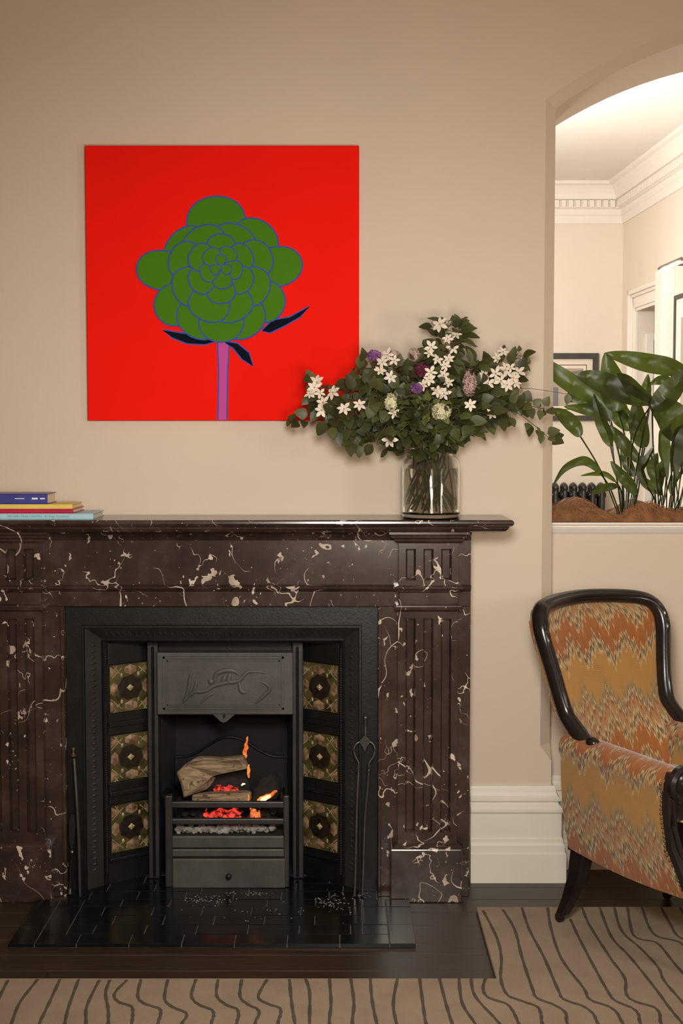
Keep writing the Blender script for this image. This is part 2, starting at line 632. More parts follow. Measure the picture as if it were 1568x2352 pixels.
make_leaf('leaf_round', (0.014, 0.017, 0.005), (0.098, 0.108, 0.034), 0.5, 0.2)  # dark end of the random tone stands in for shade between leaves
make_leaf('leaf_fresh', (0.075, 0.095, 0.020), (0.150, 0.165, 0.034), 0.5, 0.25)
make_leaf('leaf_strap', (0.011, 0.014, 0.005), (0.048, 0.066, 0.012), 0.36, 0.30)


def make_bark():
    t = NT('log_wood')
    co = t.coord()
    mp = t.n('ShaderNodeMapping')
    mp.inputs['Scale'].default_value = (10.0, 60.0, 60.0)
    mp.inputs['Rotation'].default_value = (0, R(-8), 0)
    t.l(co, mp.inputs[0])
    nz = t.noise(mp.outputs[0], 1.4, 6, 0.65, 0.5)
    kn = t.noise(co, 42.0, 2)
    c = t.ramp(nz.outputs[0], [(0.28, (0.10, 0.062, 0.034)), (0.5, (0.24, 0.165, 0.095)), (0.72, (0.38, 0.285, 0.175))])
    c = t.mix(t.ramp(kn.outputs[0], [(0.64, 0.0), (0.70, 0.8)]), c, (0.05, 0.03, 0.02))
    t.set(Base_Color=c, Roughness=0.9)
    t.bump(nz.outputs[0], 0.5, 0.006)
    M['log_wood'] = t.mat


make_bark()


def make_glass():
    t = NT('vase_glass')
    t.set(Base_Color=(0.97, 0.98, 0.95), Roughness=0.0, IOR=1.45, Transmission_Weight=1.0)
    M['vase_glass'] = t.mat
    t = NT('vase_water')
    t.set(Base_Color=(0.95, 0.94, 0.85), Roughness=0.0, IOR=1.33, Transmission_Weight=1.0)
    M['vase_water'] = t.mat
    t = NT('picture_glass')
    t.set(Base_Color=(1, 1, 1), Roughness=0.02, IOR=1.3, Transmission_Weight=1.0)
    M['picture_glass'] = t.mat


make_glass()

# ------------------------------------------------------------------ room shell
CEIL = 3.5
RX0, RX1, RY0 = -3.2, 3.6, -6.2         # sitting room
HALLY = 6.6                             # back wall of the hall beyond the arch
WT = 0.49                               # wall thickness at the arch
XJ = ax(1268, 1500, 0.0)                # corner of the chimney breast = left jamb of the opening
CH = 0.036                              # chamfer

A, B, C = at(1275, 249, CH), at(1402, 171, CH), at(1568, 100, CH)


def circum(p, q, r):
    ax_, ay_, bx, by, cx, cy = p.x, p.z, q.x, q.z, r.x, r.z
    d = 2 * (ax_ * (by - cy) + bx * (cy - ay_) + cx * (ay_ - by))
    ux = ((ax_ ** 2 + ay_ ** 2) * (by - cy) + (bx ** 2 + by ** 2) * (cy - ay_) + (cx ** 2 + cy ** 2) * (ay_ - by)) / d
    uz = ((ax_ ** 2 + ay_ ** 2) * (cx - bx) + (bx ** 2 + by ** 2) * (ax_ - cx) + (cx ** 2 + cy ** 2) * (bx - ax_)) / d
    return ux, uz, math.hypot(ax_ - ux, ay_ - uz)


ACX, ACZ, AR = circum(A, B, C)
XR = 2 * ACX - XJ                       # right jamb
ZSPR = ACZ + math.sqrt(AR ** 2 - (XJ - ACX) ** 2)
ZS0, ZS1 = az(1748, 0.0), az(1713, 0.0)  # chamfer stop

XC = ax(510.5, 1700, -0.14)             # centre line of the fireplace
FBX = 0.265                             # half width of the firebox hole
FBZ = 0.80


def build_main_wall():
    n = 28
    inner, outer = [], []

    def arc(x, r): return ACZ + math.sqrt(max(0, r * r - (x - ACX) ** 2))
    inner += [(XJ, 0), (XJ, ZS0), (XJ, ZS1)]
    outer += [(XJ, 0), (XJ, ZS0), (XJ - CH, ZS1)]
    for k in range(n + 1):
        x = lerp(XJ, XR, k / n)
        inner.append((x, arc(x, AR)))
        xo = lerp(XJ - CH, XR + CH, k / n)
        outer.append((xo, arc(xo, AR + CH)))
    inner += [(XR, ZS1), (XR, ZS0), (XR, 0)]
    outer += [(XR + CH, ZS1), (XR, ZS0), (XR, 0)]
    lead = [(RX0, 0), (XC - FBX, 0), (XC - FBX, FBZ), (XC + FBX, FBZ), (XC + FBX, 0)]
    tail = [(RX1, 0), (RX1, CEIL), (RX0, CEIL)]
    m = MB()
    front = lead + outer + tail
    m.add([(x, 0, z) for x, z in front], [list(range(len(front)))])
    k = len(inner)
    # chamfer, then soffit and jambs
    yin = [0 if inner[i] == outer[i] else CH for i in range(k)]
    v = [(x, 0, z) for x, z in outer] + [(inner[i][0], yin[i], inner[i][1]) for i in range(k)] + [(x, WT, z) for x, z in inner]
    f = []
    for i in range(k - 1):
        f.append((i, i + k, i + 1 + k, i + 1))
        f.append((i + k, i + 2 * k, i + 1 + 2 * k, i + 1 + k))
    m.add(v, f)
    back = lead + inner + tail
    m.add([(x, WT, z) for x, z in back], [list(range(len(back) - 1, -1, -1))])
    # firebox hole sides
    h = [(XC - FBX, 0), (XC - FBX, FBZ), (XC + FBX, FBZ), (XC + FBX, 0)]
    m.add([(x, 0, z) for x, z in h] + [(x, WT, z) for x, z in h], [(i, i + 4, i + 5, i + 1) for i in range(3)])
    o = m.build('wall_back', M['wall_paint'])
    struct(o, 'cream painted chimney breast wall with chamfered arch opening')


build_main_wall()


def slab(name, mat, x0, x1, y0, y1, z0, z1, label=None):
    return struct(MB().box(x0, x1, y0, y1, z0, z1).build(name, M[mat]), label)


slab('wall_left', 'wall_paint', RX0 - 0.1, RX0, RY0, 0, 0, CEIL, 'plain cream side wall of the sitting room')
slab('wall_right', 'wall_paint', RX1, RX1 + 0.1, RY0, 0, 0, CEIL, 'plain cream side wall past the armchair')
slab('wall_front', 'wall_paint', RX0 - 0.1, RX1 + 0.1, RY0 - 0.1, RY0, 0, CEIL, 'plain cream wall facing the fireplace')
slab('ceiling', 'ceiling_paint', RX0 - 0.1, RX1 + 0.1, RY0 - 0.1, 0.0, CEIL, CEIL + 0.1, 'pale plaster ceiling over the sitting room')

# floor: dark stained boards, built where the carpet leaves them open, solid below
fl = struct(MB().box(RX0 - 0.1, RX1 + 0.1, RY0 - 0.1, WT, -0.12, -0.02).build('floor', M['floor_wood']), 'dark stained wooden floor around the hearth')
HZ = 0.0
bw = 0.108
y = 0.13
random.seed(5)
row = 0
while y > -0.95:
    cuts = [RX0] + sorted(random.uniform(-1.6, 2.2) for _ in range(2)) + [RX1]
    if row in (6, 7): cuts = [RX0, 1.9, RX1]
    for a, b in zip(cuts[:-1], cuts[1:]):
        MB().box(a + 0.0008, b - 0.0008, y - bw + 0.0008, y - 0.0008, -0.02, 0.0).build('floorboard', M['floor_wood'], fl, bevel=0.0012, seg=1)
    y -= bw
    row += 1
MB().box(RX0, RX1, RY0, y, -0.02, 0.0).build('floorboard', M['floor_wood'], fl)

# half wall with planter below the arch
HWY = 0.13
ZL = az(1200, 0.11)
slab('wall_recess', 'wall_paint', XJ, XR, HWY, HWY + 0.04, 0, ZL - 0.02, 'cream half wall under the arch behind the armchair')
slab('wall_recess_rear', 'wall_paint', XJ, XR, 0.45, 0.49, 0, ZL - 0.02, 'rear face of the planter half wall')
z1, z2, z3, z4 = ZL, az(1207, 0.1), az(1213, 0.1), az(1227, 0.1)
lm = MB()
prof = [(0.0, z4 - 0.004), (0.004, z4), (0.010, z4 + 0.004), (0.022, z3 - 0.003), (0.024, z3), (0.016, z3 + 0.003), (0.016, z2 - 0.002), (0.030, z2), (0.034, (z1 + z2) / 2), (0.032, z1), (0.0, z1), (-0.045, z1), (-0.045, z4)]
lm.sweep([(XJ - 0.001, HWY), (XR, HWY)], prof)
struct(lm.build('trim_1', M['hall_white'], fix=True), 'white moulded ledge under the potted strap-leaf plants')
lm = MB().box(XJ, XR, 0.44, 0.50, ZL - 0.05, ZL + 0.0)
struct(lm.build('trim_2', M['hall_white'], bevel=0.004), 'white rear ledge of the planter')
struct(MB().box(XJ, XR, HWY + 0.04, 0.45, ZL - 0.25, ZL - 0.12).build('trim_3', M['frame_dark']), 'dark soil tray inside the planter')

# skirting: chimney breast, return, half wall
SX0 = ax(1082, 1800, 0.0) - 0.005


def skz(py): return az(py, -0.045) - az(2029, -0.045)


sp = [(0, 0), (0.044, 0), (0.044, skz(1963)), (0.040, skz(1960)), (0.040, skz(1944)), (0.034, skz(1938)), (0.034, skz(1930)), (0.030, skz(1927)), (0.030, skz(1873)),
      (0.034, skz(1868)), (0.034, skz(1862)), (0.026, skz(1855)), (0.020, skz(1851)), (0.020, skz(1848)), (0.026, skz(1844)), (0.026, skz(1838)), (0.018, skz(1833)), (0.014, skz(1826)), (0.012, skz(1818)), (0.008, skz(1812)), (0, skz(1812))]
sk = MB().sweep([(SX0, 0), (XJ, 0), (XJ, HWY), (XR, HWY)], sp)
struct(sk.build('baseboard_back', M['white_paint'], fix=True), 'tall white moulded skirting board stepping round the chimney breast')

# ------------------------------------------------------------------ hall beyond the arch
VX = (650 - CX) / FPX                  # the hall's right wall runs slightly off axis
HCX = ax(1430, 600, HALLY)             # corner of back wall and right wall


def hx(Y, off=0.0):                    # x of the right wall (minus off) at depth Y
    return HCX + VX * (Y - HALLY) - off


HCZ = at(1390, 414, HALLY - 0.15).z    # hall ceiling
HX0 = -1.6
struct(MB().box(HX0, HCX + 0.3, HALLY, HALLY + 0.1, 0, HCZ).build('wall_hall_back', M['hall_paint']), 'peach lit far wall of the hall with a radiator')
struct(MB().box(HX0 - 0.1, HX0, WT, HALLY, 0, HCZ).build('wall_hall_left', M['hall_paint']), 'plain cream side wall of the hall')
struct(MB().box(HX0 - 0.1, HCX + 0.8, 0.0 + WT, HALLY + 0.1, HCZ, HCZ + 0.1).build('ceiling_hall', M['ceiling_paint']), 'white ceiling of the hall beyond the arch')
struct(MB().box(HX0 - 0.1, HCX + 2.6, WT, HALLY + 0.1, -0.12, 0.0).build('floor_hall', M['floor_wood']), 'dark wooden floor of the hall beyond the arch')


def ray_right(px):                     # depth Y where the right wall is met by the pixel column
    u = (px - CX) / FPX
    # u * d = HCX + VX * (d + CAMY - HALLY)   (d = Y - CAMY)
    d = (HCX + VX * (CAMY - HALLY)) / (u - VX)
    return d + CAMY


DY1, DY0 = ray_right(1461), ray_right(1525)      # far and near side of the door opening
DZ = at(1461, 715, DY1).z
YN = WT


def rw_box(m, ya, yb, z0, z1, o0, o1):
    """box on the right wall from depth ya to yb, standing out from o0 to o1 (towards the hall)"""
    m.hexa([(hx(ya, o1), ya, z0), (hx(ya, o0), ya, z0), (hx(yb, o0), yb, z0), (hx(yb, o1), yb, z0)],
           [(hx(ya, o1), ya, z1), (hx(ya, o0), ya, z1), (hx(yb, o0), yb, z1), (hx(yb, o1), yb, z1)])
    return m


m = MB()
rw_box(m, YN, DY0, 0, HCZ, -0.12, 0)
rw_box(m, DY0, DY1, DZ, HCZ, -0.12, 0)
rw_box(m, DY1, HALLY, 0, HCZ, -0.12, 0)
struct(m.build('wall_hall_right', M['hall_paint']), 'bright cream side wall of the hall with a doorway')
# small lobby behind the doorway
m = MB()
rw_box(m, DY0 - 0.5, DY1 + 0.05, 0, DZ + 0.05, -1.15, -1.10)
rw_box(m, DY1 + 0.0, DY1 + 0.05, 0, DZ + 0.05, -1.15, -0.12)
rw_box(m, DY0 - 0.5, DY0 - 0.45, 0, DZ + 0.05, -1.15, -0.12)
rw_box(m, DY0 - 0.5, DY1 + 0.05, DZ + 0.05, DZ + 0.1, -1.15, -0.12)
struct(m.build('wall_lobby', M['corridor_paint']), 'dim taupe lobby walls seen through the hall doorway')
m = MB()
rw_box(m, DY0 + 0.30, DY0 + 0.56, DZ - 0.055, DZ - 0.002, -0.40, -0.46)
m.build('sensor_box', M['hall_white'], bevel=0.004)
tag(bpy.data.objects['sensor_box'], 'small white box light on the lobby ceiling inside the doorway', 'light box')
# panelled door in the lobby's far wall
YLB = DY1
dx0 = ax(1482, 800, YLB)
dz1 = at(1482, 775, YLB).z
dr = MB().box(dx0, dx0 + 0.06, YLB - 0.02, YLB, 0, dz1 + 0.03).box(dx0 + 0.06, dx0 + 0.9, YLB - 0.02, YLB, dz1 - 0.02, dz1 + 0.03).build('door_1', M['hall_white'], bevel=0.004)
struct(dr, 'white panelled inner door of the lobby')
MB().box(dx0 + 0.06, dx0 + 0.9, YLB - 0.008, YLB, 0, dz1 - 0.02).build('door_panel', M['corridor_paint'], dr)
MB().box(dx0 + 0.10, dx0 + 0.12, YLB - 0.016, YLB - 0.008, 0.3, dz1 - 0.09).box(dx0 + 0.10, dx0 + 0.8, YLB - 0.016, YLB - 0.008, dz1 - 0.11, dz1 - 0.09).build('panel_moulding', M['hall_white'], dr)

# door casing: profile boxes
cas = None
m = MB()
CW = 0.17


def casing(m, ya, yb, z0, z1):
    rw_box(m, ya, yb, z0, z1, 0, 0.02)


m1 = MB()
for (a, b, o) in ((0.0, 0.035, 0.045), (0.035, 0.06, 0.03), (0.06, 0.115, 0.018), (0.115, 0.145, 0.03), (0.145, CW, 0.022)):
    # a..b measured from the outer edge inwards
    rw_box(m1, DY1 + CW - b, DY1 + CW - a, 0, DZ + CW - a, 0, o)
    rw_box(m1, DY0 - CW + a, DY1 + CW - a, DZ + CW - b, DZ + CW - a, 0, o)
    rw_box(m1, DY0 - CW + a, DY0 - CW + b, 0, DZ + CW - a, 0, o)
struct(m1.build('trim_4', M['hall_white'], bevel=0.003, seg=1), 'white moulded door casing on the hall side wall')
yb0 = ray_right(1546)
m1 = rw_box(MB(), yb0 + 0.03, DY0 - 0.02, 0, at(1535, 620, DY0 - 0.1).z, 0.0, 0.09)
struct(m1.build('trim_5', M['hall_white'], bevel=0.003, seg=1), 'white box pilaster between doorway and lit picture')
# cornice with dentils
cp = 0.0


def cz(py): return HCZ - (az(414, HALLY) - az(py, HALLY))


prof = [(0.0, cz(506)), (0.012, cz(506)), (0.018, cz(500)), (0.018, cz(490)), (0.030, cz(486)), (0.030, cz(474)), (0.050, cz(472)), (0.050, cz(455)),
        (0.085, cz(453)), (0.088, cz(442)), (0.105, cz(432)), (0.125, cz(424)), (0.150, cz(421)), (0.150, cz(415)), (0.155, HCZ), (0, HCZ)]
m = MB().sweep([(hx(WT), WT), (HCX, HALLY), (HX0, HALLY)][::-1], [(o, z) for o, z in prof])
co_ = m.build('trim_6', M['hall_white'], fix=True)
struct(co_, 'white plaster cornice with dentils round the hall ceiling')
dm = MB().box(-0.019, 0.019, -0.022, 0.0, cz(471), cz(455)).mesh('dentil', M['hall_white'])
for k in range(16):
    x = HCX - 0.10 - k * 0.0555
    inst(dm, 'dentil', co_, Matrix.Translation((x, HALLY - 0.05, 0)))
ang = math.atan(VX)
for k in range(62):
    Y = HALLY - 0.12 - k * 0.0555
    inst(dm, 'dentil', co_, Matrix.Translation((hx(Y) - 0.05, Y, 0)) @ Matrix.Rotation(-PI / 2 - ang, 4, 'Z'))

# framed print on the far wall
py0, py1 = az(811, HALLY - 0.03), az(966, HALLY - 0.03)
px1 = ax(1374, 880, HALLY - 0.03)
px0 = px1 - 0.74
pic = thing('framed_print', 'black framed abstract print on the far hall wall', 'picture', ((px0 + px1) / 2, HALLY, py1))
S = 10.8 / FPX
fw = 13 * S
MB().box(px0, px1, HALLY - 0.03, HALLY - 0.001, py0 - fw, py0).box(px0, px1, HALLY - 0.03, HALLY - 0.001, py1, py1 + fw * 0.9).box(px1 - fw, px1, HALLY - 0.03, HALLY - 0.001, py1 + fw * 0.9, py0 - fw).box(px0, px0 + fw, HALLY - 0.03, HALLY - 0.001, py1 + fw * 0.9, py0 - fw).build('frame', M['frame_dark'], pic)
MB().box(px0 + fw, px1 - fw, HALLY - 0.010, HALLY - 0.001, py1 + fw * 0.9, py0 - fw).build('mount', M['mat_cream'], pic)
a0, a1, b0, b1 = px0 + fw * 2.0, px1 - fw * 2.0, py1 + fw * 1.9, py0 - fw * 2.0
MB().box(a0, a1, HALLY - 0.0112, HALLY - 0.010, b0, b1).build('print_border', M['frame_dark'], pic)
MB().box(a0 + 0.006, a1 - 0.006, HALLY - 0.0124, HALLY - 0.0112, b0 + 0.006, b1 - 0.006).build('print_paper', M['mat_cream'], pic)
a0 += 0.028; a1 -= 0.028; b0 += 0.03; b1 -= 0.03
MB().box(a0, a1, HALLY - 0.0134, HALLY - 0.0124, b0, b1).build('print_ground', M['art_taupe'], pic)
MB().prism_y([(a0, b1 - 0.09), (a1, b1 - 0.012), (a1, b1 - 0.035), (a1 - 0.11, b1 - 0.06), (a1 - 0.11, b0 + 0.035), (a1 - 0.06, b0 + 0.035), (a1 - 0.05, b1 - 0.06)][0:3] + [(a0, b1 - 0.115)], HALLY - 0.0144, HALLY - 0.0134).build('print_band', M['art_grey'], pic)
MB().box(a1 - 0.125, a1 - 0.055, HALLY - 0.0150, HALLY - 0.0134, b0 + 0.03, b1 - 0.05).build('print_panel', M['art_black'], pic)
MB().box(a0, a1 - 0.20, HALLY - 0.0150, HALLY - 0.0134, b0, b0 + 0.15).build('print_block', M['art_grey'], pic)

# column radiator below the print
rz1 = az(1111, HALLY - 0.12)
sp_ = 21.0 * S
rad = thing('column_radiator', 'dark cast iron column radiator under the hall print', 'radiator', (0, HALLY - 0.12, 0))
xr1 = ax(1388, 1120, HALLY - 0.12)


def rad_section():
    m = MB()
    for yy in (-0.07, 0.0, 0.07):
        m.tube([(0, yy, 0.10), (0, yy, 0.14), (0, yy, rz1 - 0.08), (0, yy, rz1 - 0.03)], [0.016, 0.021, 0.021, 0.016], 8)
    m.tube([(0, -0.085, rz1 - 0.05), (0, -0.07, rz1 - 0.025), (0, 0.0, rz1 - 0.012), (0, 0.07, rz1 - 0.025), (0, 0.085, rz1 - 0.05)], [0.016, 0.024, 0.025, 0.024, 0.016], 8)
    m.tube([(0, -0.085, 0.12), (0, 0, 0.09), (0, 0.085, 0.12)], 0.024, 8)
    m.tube([(-sp_ / 2, 0, rz1 - 0.09), (sp_ / 2, 0, rz1 - 0.09)], 0.026, 8)
    m.tube([(-sp_ / 2, 0, 0.13), (sp_ / 2, 0, 0.13)], 0.026, 8)
    return m.mesh('radiator_section', M['radiator_iron'], True)


rsm = rad_section()
for k in range(12):
    inst(rsm, 'radiator_section', rad, Matrix.Translation((xr1 - 0.03 - k * sp_, HALLY - 0.12, 0)))
m = MB()
for k in (0, 11):
    x = xr1 - 0.03 - k * sp_
    m.box(x - 0.02, x + 0.02, HALLY - 0.20, HALLY - 0.04, 0.0, 0.10)
m.build('radiator_foot', M['radiator_iron'], rad)

# picture with lamp on the hall's right wall
yp1 = ray_right(1548)
yp0 = yp1 - 1.1
zt, zb = at(1548, 680, yp1).z, at(1548, 985, yp1).z
pr = thing('lit_picture', 'dark thin framed picture with white mount under a picture lamp', 'picture', (hx(yp1), (yp0 + yp1) / 2, zb))
m = MB()
rw_box(m, yp0, yp1, zt - 0.03, zt, 0.0, 0.022)
rw_box(m, yp0, yp1, zb, zb + 0.03, 0.0, 0.022)
rw_box(m, yp1 - 0.03, yp1, zb + 0.03, zt - 0.03, 0.0, 0.022)
rw_box(m, yp0, yp0 + 0.03, zb + 0.03, zt - 0.03, 0.0, 0.022)
m.build('frame', M['frame_dark'], pr)
rw_box(MB(), yp0 + 0.03, yp1 - 0.03, zb + 0.03, zt - 0.03, 0.0, 0.012).build('mount', M['hall_white'], pr)
rw_box(MB(), yp0 + 0.16, yp1 - 0.16, zb + 0.16, zt - 0.16, 0.012, 0.016).build('print_ground', M['art_taupe'], pr)
rw_box(MB(), yp0 + 0.16, yp1 - 0.16, zb + 0.30, zb + 0.42, 0.016, 0.018).build('print_band', M['art_black'], pr)

# picture lamp: bar held off the wall above the picture
off = 0.32
ylA = None


def bar_pt(px, py):
    u = (px - CX) / FPX
    d = (HCX - off + VX * (CAMY - HALLY)) / (u - VX)
    return at(px, py, d + CAMY)


pA, pB = bar_pt(1514, 616), bar_pt(1565, 596)
zl = (pA.z + pB.z) / 2
lampo = thing('picture_lamp', 'slim bar picture lamp on an arm above the lit picture', 'lamp', (pB.x, pB.y, zl))
MB().tube([(pA.x, pA.y, zl), (pB.x, pB.y, zl)], 0.014, 4).build('lamp_bar', M['light_metal'], lampo)
MB().tube([(lerp(pA.x, pB.x, 0.05), lerp(pA.y, pB.y, 0.05), zl - 0.016), (lerp(pA.x, pB.x, 0.93), lerp(pA.y, pB.y, 0.93), zl - 0.016)], 0.008, 6).build('lamp_tube', M['lamp_tube'], lampo)
mid = ((pA.x + pB.x) / 2, (pA.y + pB.y) / 2, zl - 0.002)
MB().tube([mid, (hx(mid[1]) - 0.02, mid[1] - 0.05, zl - 0.02), (hx(mid[1] - 0.05), mid[1] - 0.05, zl - 0.03)], 0.008, 6).build('arm', M['light_metal'], lampo)

# ------------------------------------------------------------------ marble mantelpiece
YS, YP, YPL, YSH = -0.165, -0.200, -0.222, -0.270     # slab, pilaster, plinth, shelf front
ZSH = az(1182, 0.0)                                   # top of shelf
mantel = thing('marble_mantelpiece', 'dark brown marble mantelpiece with white veins around the fire', 'mantelpiece', (XC, -0.10, 0))
MAR = M['marble']
SHX = ax(1181, 1200, YSH) - XC                        # half length of shelf


def mx(px, Y, py=1500): return ax(px, py, Y) - XC     # offset from the centre line


zs = [ZSH - d for d in (0.0, 0.004, 0.010, 0.016, 0.020, 0.0225, 0.026, 0.034, 0.038)]
so = [0.264, 0.269, 0.270, 0.266, 0.258, 0.256, 0.255, 0.247, 0.236]
m = MB()
v, f = [], []
for z, o in zip(zs, so):
    e = SHX - (0.27 - o)
    v += [(XC - e, 0, z), (XC - e, -o, z), (XC + e, -o, z), (XC + e, 0, z)]
nl = len(zs)
for i in range(nl - 1):
    for k in range(4):
        k2 = (k + 1) % 4
        f.append((i * 4 + k, (i + 1) * 4 + k, (i + 1) * 4 + k2, i * 4 + k2))
f.append((0, 1, 2, 3))
f.append(tuple((nl - 1) * 4 + k for k in (3, 2, 1, 0)))
m.add(v, f)
m.build('shelf', MAR, mantel, fix=True)

zsb = ZSH - 0.038
slx = mx(1080, YS)                       # outer edge of slab
ix = mx(868, YS)                         # inner edge of jamb
ztop = az(1393, YS)                      # underside of the lower rail
zr1, zr0 = az(1352, YS - 0.012), az(1360, YS)
# frieze, lower rail and jamb slabs
MB().box(XC - slx, XC + slx, YS, -0.0005, az(1352, YS), zsb).build('frieze', MAR, mantel, bevel=0.002)
MB().box(XC - slx, XC + slx, YS, -0.0005, ztop, az(1353, YS)).build('rail', MAR, mantel, bevel=0.002)
cv = MB()
cv.sweep([(XC - slx, YS), (XC + slx, YS)], [(0, az(1359, YS)), (0.004, az(1357, YS)), (0.012, az(1351, YS)), (0.014, az(1347, YS)), (0.010, az(1345, YS)), (0, az(1343, YS))])
cv.build('frieze_moulding', MAR, mantel, fix=True)
cv = MB().sweep([(XC - slx, YS), (XC + slx, YS)], [(0, zsb - 0.030), (0.006, zsb - 0.028), (0.012, zsb - 0.020), (0.028, zsb - 0.010), (0.036, zsb), (0, zsb)])
cv.build('bed_moulding', MAR, mantel, fix=True)
for sg in (-1, 1):
    m = MB().box(XC + sg * ix, XC + sg * slx, YS, -0.0005, 0.0, ztop - 0.0005)
    m.build('jamb', MAR, mantel, bevel=0.002)
    bi = mx(876, YS)
    MB().box(XC + sg * ix, XC + sg * bi, YS - 0.006, YS, 0.0, ztop - 0.004).build('jamb_bead', MAR, mantel, bevel=0.003)

    def fluted(name, px0, px1, py0, py1, fl, fy0, fy1, yp):
        x0, x1 = mx(px0, yp), mx(px1, yp)
        zt_, zb_ = az(py0, yp), az(py1, yp)
        ft, fb = az(fy0, yp), az(fy1, yp)
        m = MB()
        rec = 0.018
        xs = [x0]
        for a, b in fl: xs += [mx(a, yp), mx(b, yp)]
        xs.append(x1)
        P = lambda a: XC + sg * a
        # solid block with sloped-sided flute recesses, built as one skin
        def quad(pts): m.add(pts, [(0, 1, 2, 3)])
        quad([(P(x0), yp, ft), (P(x1), yp, ft), (P(x1), yp, zt_), (P(x0), yp, zt_)])
        quad([(P(x0), yp, zb_), (P(x1), yp, zb_), (P(x1), yp, fb), (P(x0), yp, fb)])
        for i in range(0, len(xs), 2):
            quad([(P(xs[i]), yp, fb), (P(xs[i + 1]), yp, fb), (P(xs[i + 1]), yp, ft), (P(xs[i]), yp, ft)])
        for i in range(1, len(xs) - 1, 2):
            a, b = xs[i], xs[i + 1]
            k = 0.0055
            o4 = [(P(a), yp, fb), (P(b), yp, fb), (P(b), yp, ft), (P(a), yp, ft)]
            i4 = [(P(a + k), yp + rec, fb + k), (P(b - k), yp + rec, fb + k), (P(b - k), yp + rec, ft - k), (P(a + k), yp + rec, ft - k)]
            m.add(o4 + i4, [(0, 1, 5, 4), (1, 2, 6, 5), (2, 3, 7, 6), (3, 0, 4, 7), (4, 5, 6, 7)])
        # sides
        for (a, c) in (((x0, zb_), (x0, zt_)), ((x0, zt_), (x1, zt_)), ((x1, zt_), (x1, zb_)), ((x1, zb_), (x0, zb_))):
            quad([(P(a[0]), yp, a[1]), (P(c[0]), yp, c[1]), (P(c[0]), YS + 0.001, c[1]), (P(a[0]), YS + 0.001, a[1])])
        return m.build(name, MAR, mantel, fix=True)
    F3 = ((931, 954), (971.5, 994.5), (1012, 1036))
    fluted('frieze_block', 915, 1052, 1248, 1346, F3, 1261, 1333, YP)
    fluted('pilaster', 914, 1051, 1405, 1938, F3, 1421, 1912, YP)
    x0, x1 = mx(915, YP), mx(1052, YP)
    MB().box(XC + sg * x0, XC + sg * x1, YP, YS + 0.001, az(1390, YP), az(1361, YP)).build('capital_block', MAR, mantel, bevel=0.003)

    def ring(name, zlo, zhi, o, xin, xout, prof):
        """moulding that wraps the block on three sides"""
        a, b = XC + sg * xin, XC + sg * xout
        if a > b: a, b = b, a
        pr_ = [(0.0, zlo)] + [(o * k, lerp(zlo, zhi, t)) for k, t in prof] + [(0.0, zhi)]
        MB().sweep([(a, YS), (a, YP), (b, YP), (b, YS)], pr_).build(name, MAR, mantel, fix=True)
        MB()
    ring('block_moulding', az(1361, YP), az(1345, YP), 0.014, x0, x1, [(0.2, 0.1), (0.5, 0.35), (0.9, 0.55), (1.0, 0.7), (0.9, 0.85), (0.5, 0.92)])
    ring('capital_moulding', az(1405, YP), az(1389, YP), 0.012, x0, x1, [(0.3, 0.1), (0.9, 0.3), (1.0, 0.55), (0.7, 0.7), (0.6, 0.9)])
    ring('cap_moulding', az(1248, YP), zsb + 0.0, 0.030, x0, x1, [(0.25, 0.06), (0.45, 0.2), (0.5, 0.38), (0.8, 0.5), (0.85, 0.68), (1.0, 0.8), (1.0, 1.0)])
    ring('base_moulding', az(1952, YP), az(1937, YP), 0.020, x0, x1, [(1.0, 0.1), (1.0, 0.35), (0.6, 0.6), (0.35, 0.8), (0.1, 0.95)])
    p0, p1 = mx(897, YPL), mx(1064, YPL)
    MB().box(XC + sg * p0, XC + sg * p1, YPL, YS + 0.001, 0.0, az(1951, YPL)).build('plinth', MAR, mantel, bevel=0.004)

# ------------------------------------------------------------------ cast iron insert
YI = -0.140
IR, IG = M['iron'], M['iron_grey']
ins = thing('iron_fireplace_insert', 'black cast iron fireplace insert with tiled cheeks inside the marble surround', 'fireplace insert', (XC, -0.1, 0))


def ox(px, Y, py=1700): return ax(px, py, Y)


oL, oR, oT = XC - ix + 0.0008, XC + ix - 0.0008, ztop - 0.0008      # outer plate fits the marble opening
iL, iR, iT = ox(236, YI), ox(790, YI), az(1476, YI)
bL, bR, bT = ox(199, YI), ox(833, YI), az(1438, YI)
XI = (bL + bR) / 2
hw_b, hw_i = (bR - bL) / 2, (iR - iL) / 2
bL, bR = XC - hw_b, XC + hw_b
iL, iR = XC - hw_i, XC + hw_i


ZIB = 0.0115                            # the ironwork stands on the hearth tiles


def u_frame(m, L0, R0, T0, y0, L1, R1, T1, y1):
    """n-shaped skin between two n-shaped lines"""
    a = [(L0, y0, ZIB), (L0, y0, T0), (R0, y0, T0), (R0, y0, ZIB)]
    b = [(L1, y1, ZIB), (L1, y1, T1), (R1, y1, T1), (R1, y1, ZIB)]
    m.add(a + b, [(0, 4, 5, 1), (1, 5, 6, 2), (2, 6, 7, 3)])


m = MB()
u_frame(m, oL, oR, oT, 0.0, oL, oR, oT, YI)
u_frame(m, oL, oR, oT, YI, bL - 0.004, bR + 0.004, bT + 0.004, YI)
m.build('outer_plate', IR, ins, fix=True)
# raised rim
m = MB()
r = 0.006
st = [(bL - 0.004, bT + 0.004, YI), (bL - 0.002, bT + 0.002, YI - 0.010), (bL + 0.004, bT - 0.004, YI - 0.010), (bL + 0.006, bT - 0.006, YI - 0.003)]
for a, b in zip(st[:-1], st[1:]):
    u_frame(m, a[0], 2 * XC - a[0], a[1], a[2], b[0], 2 * XC - b[0], b[1], b[2])
m.build('rim', IR, ins, fix=True)
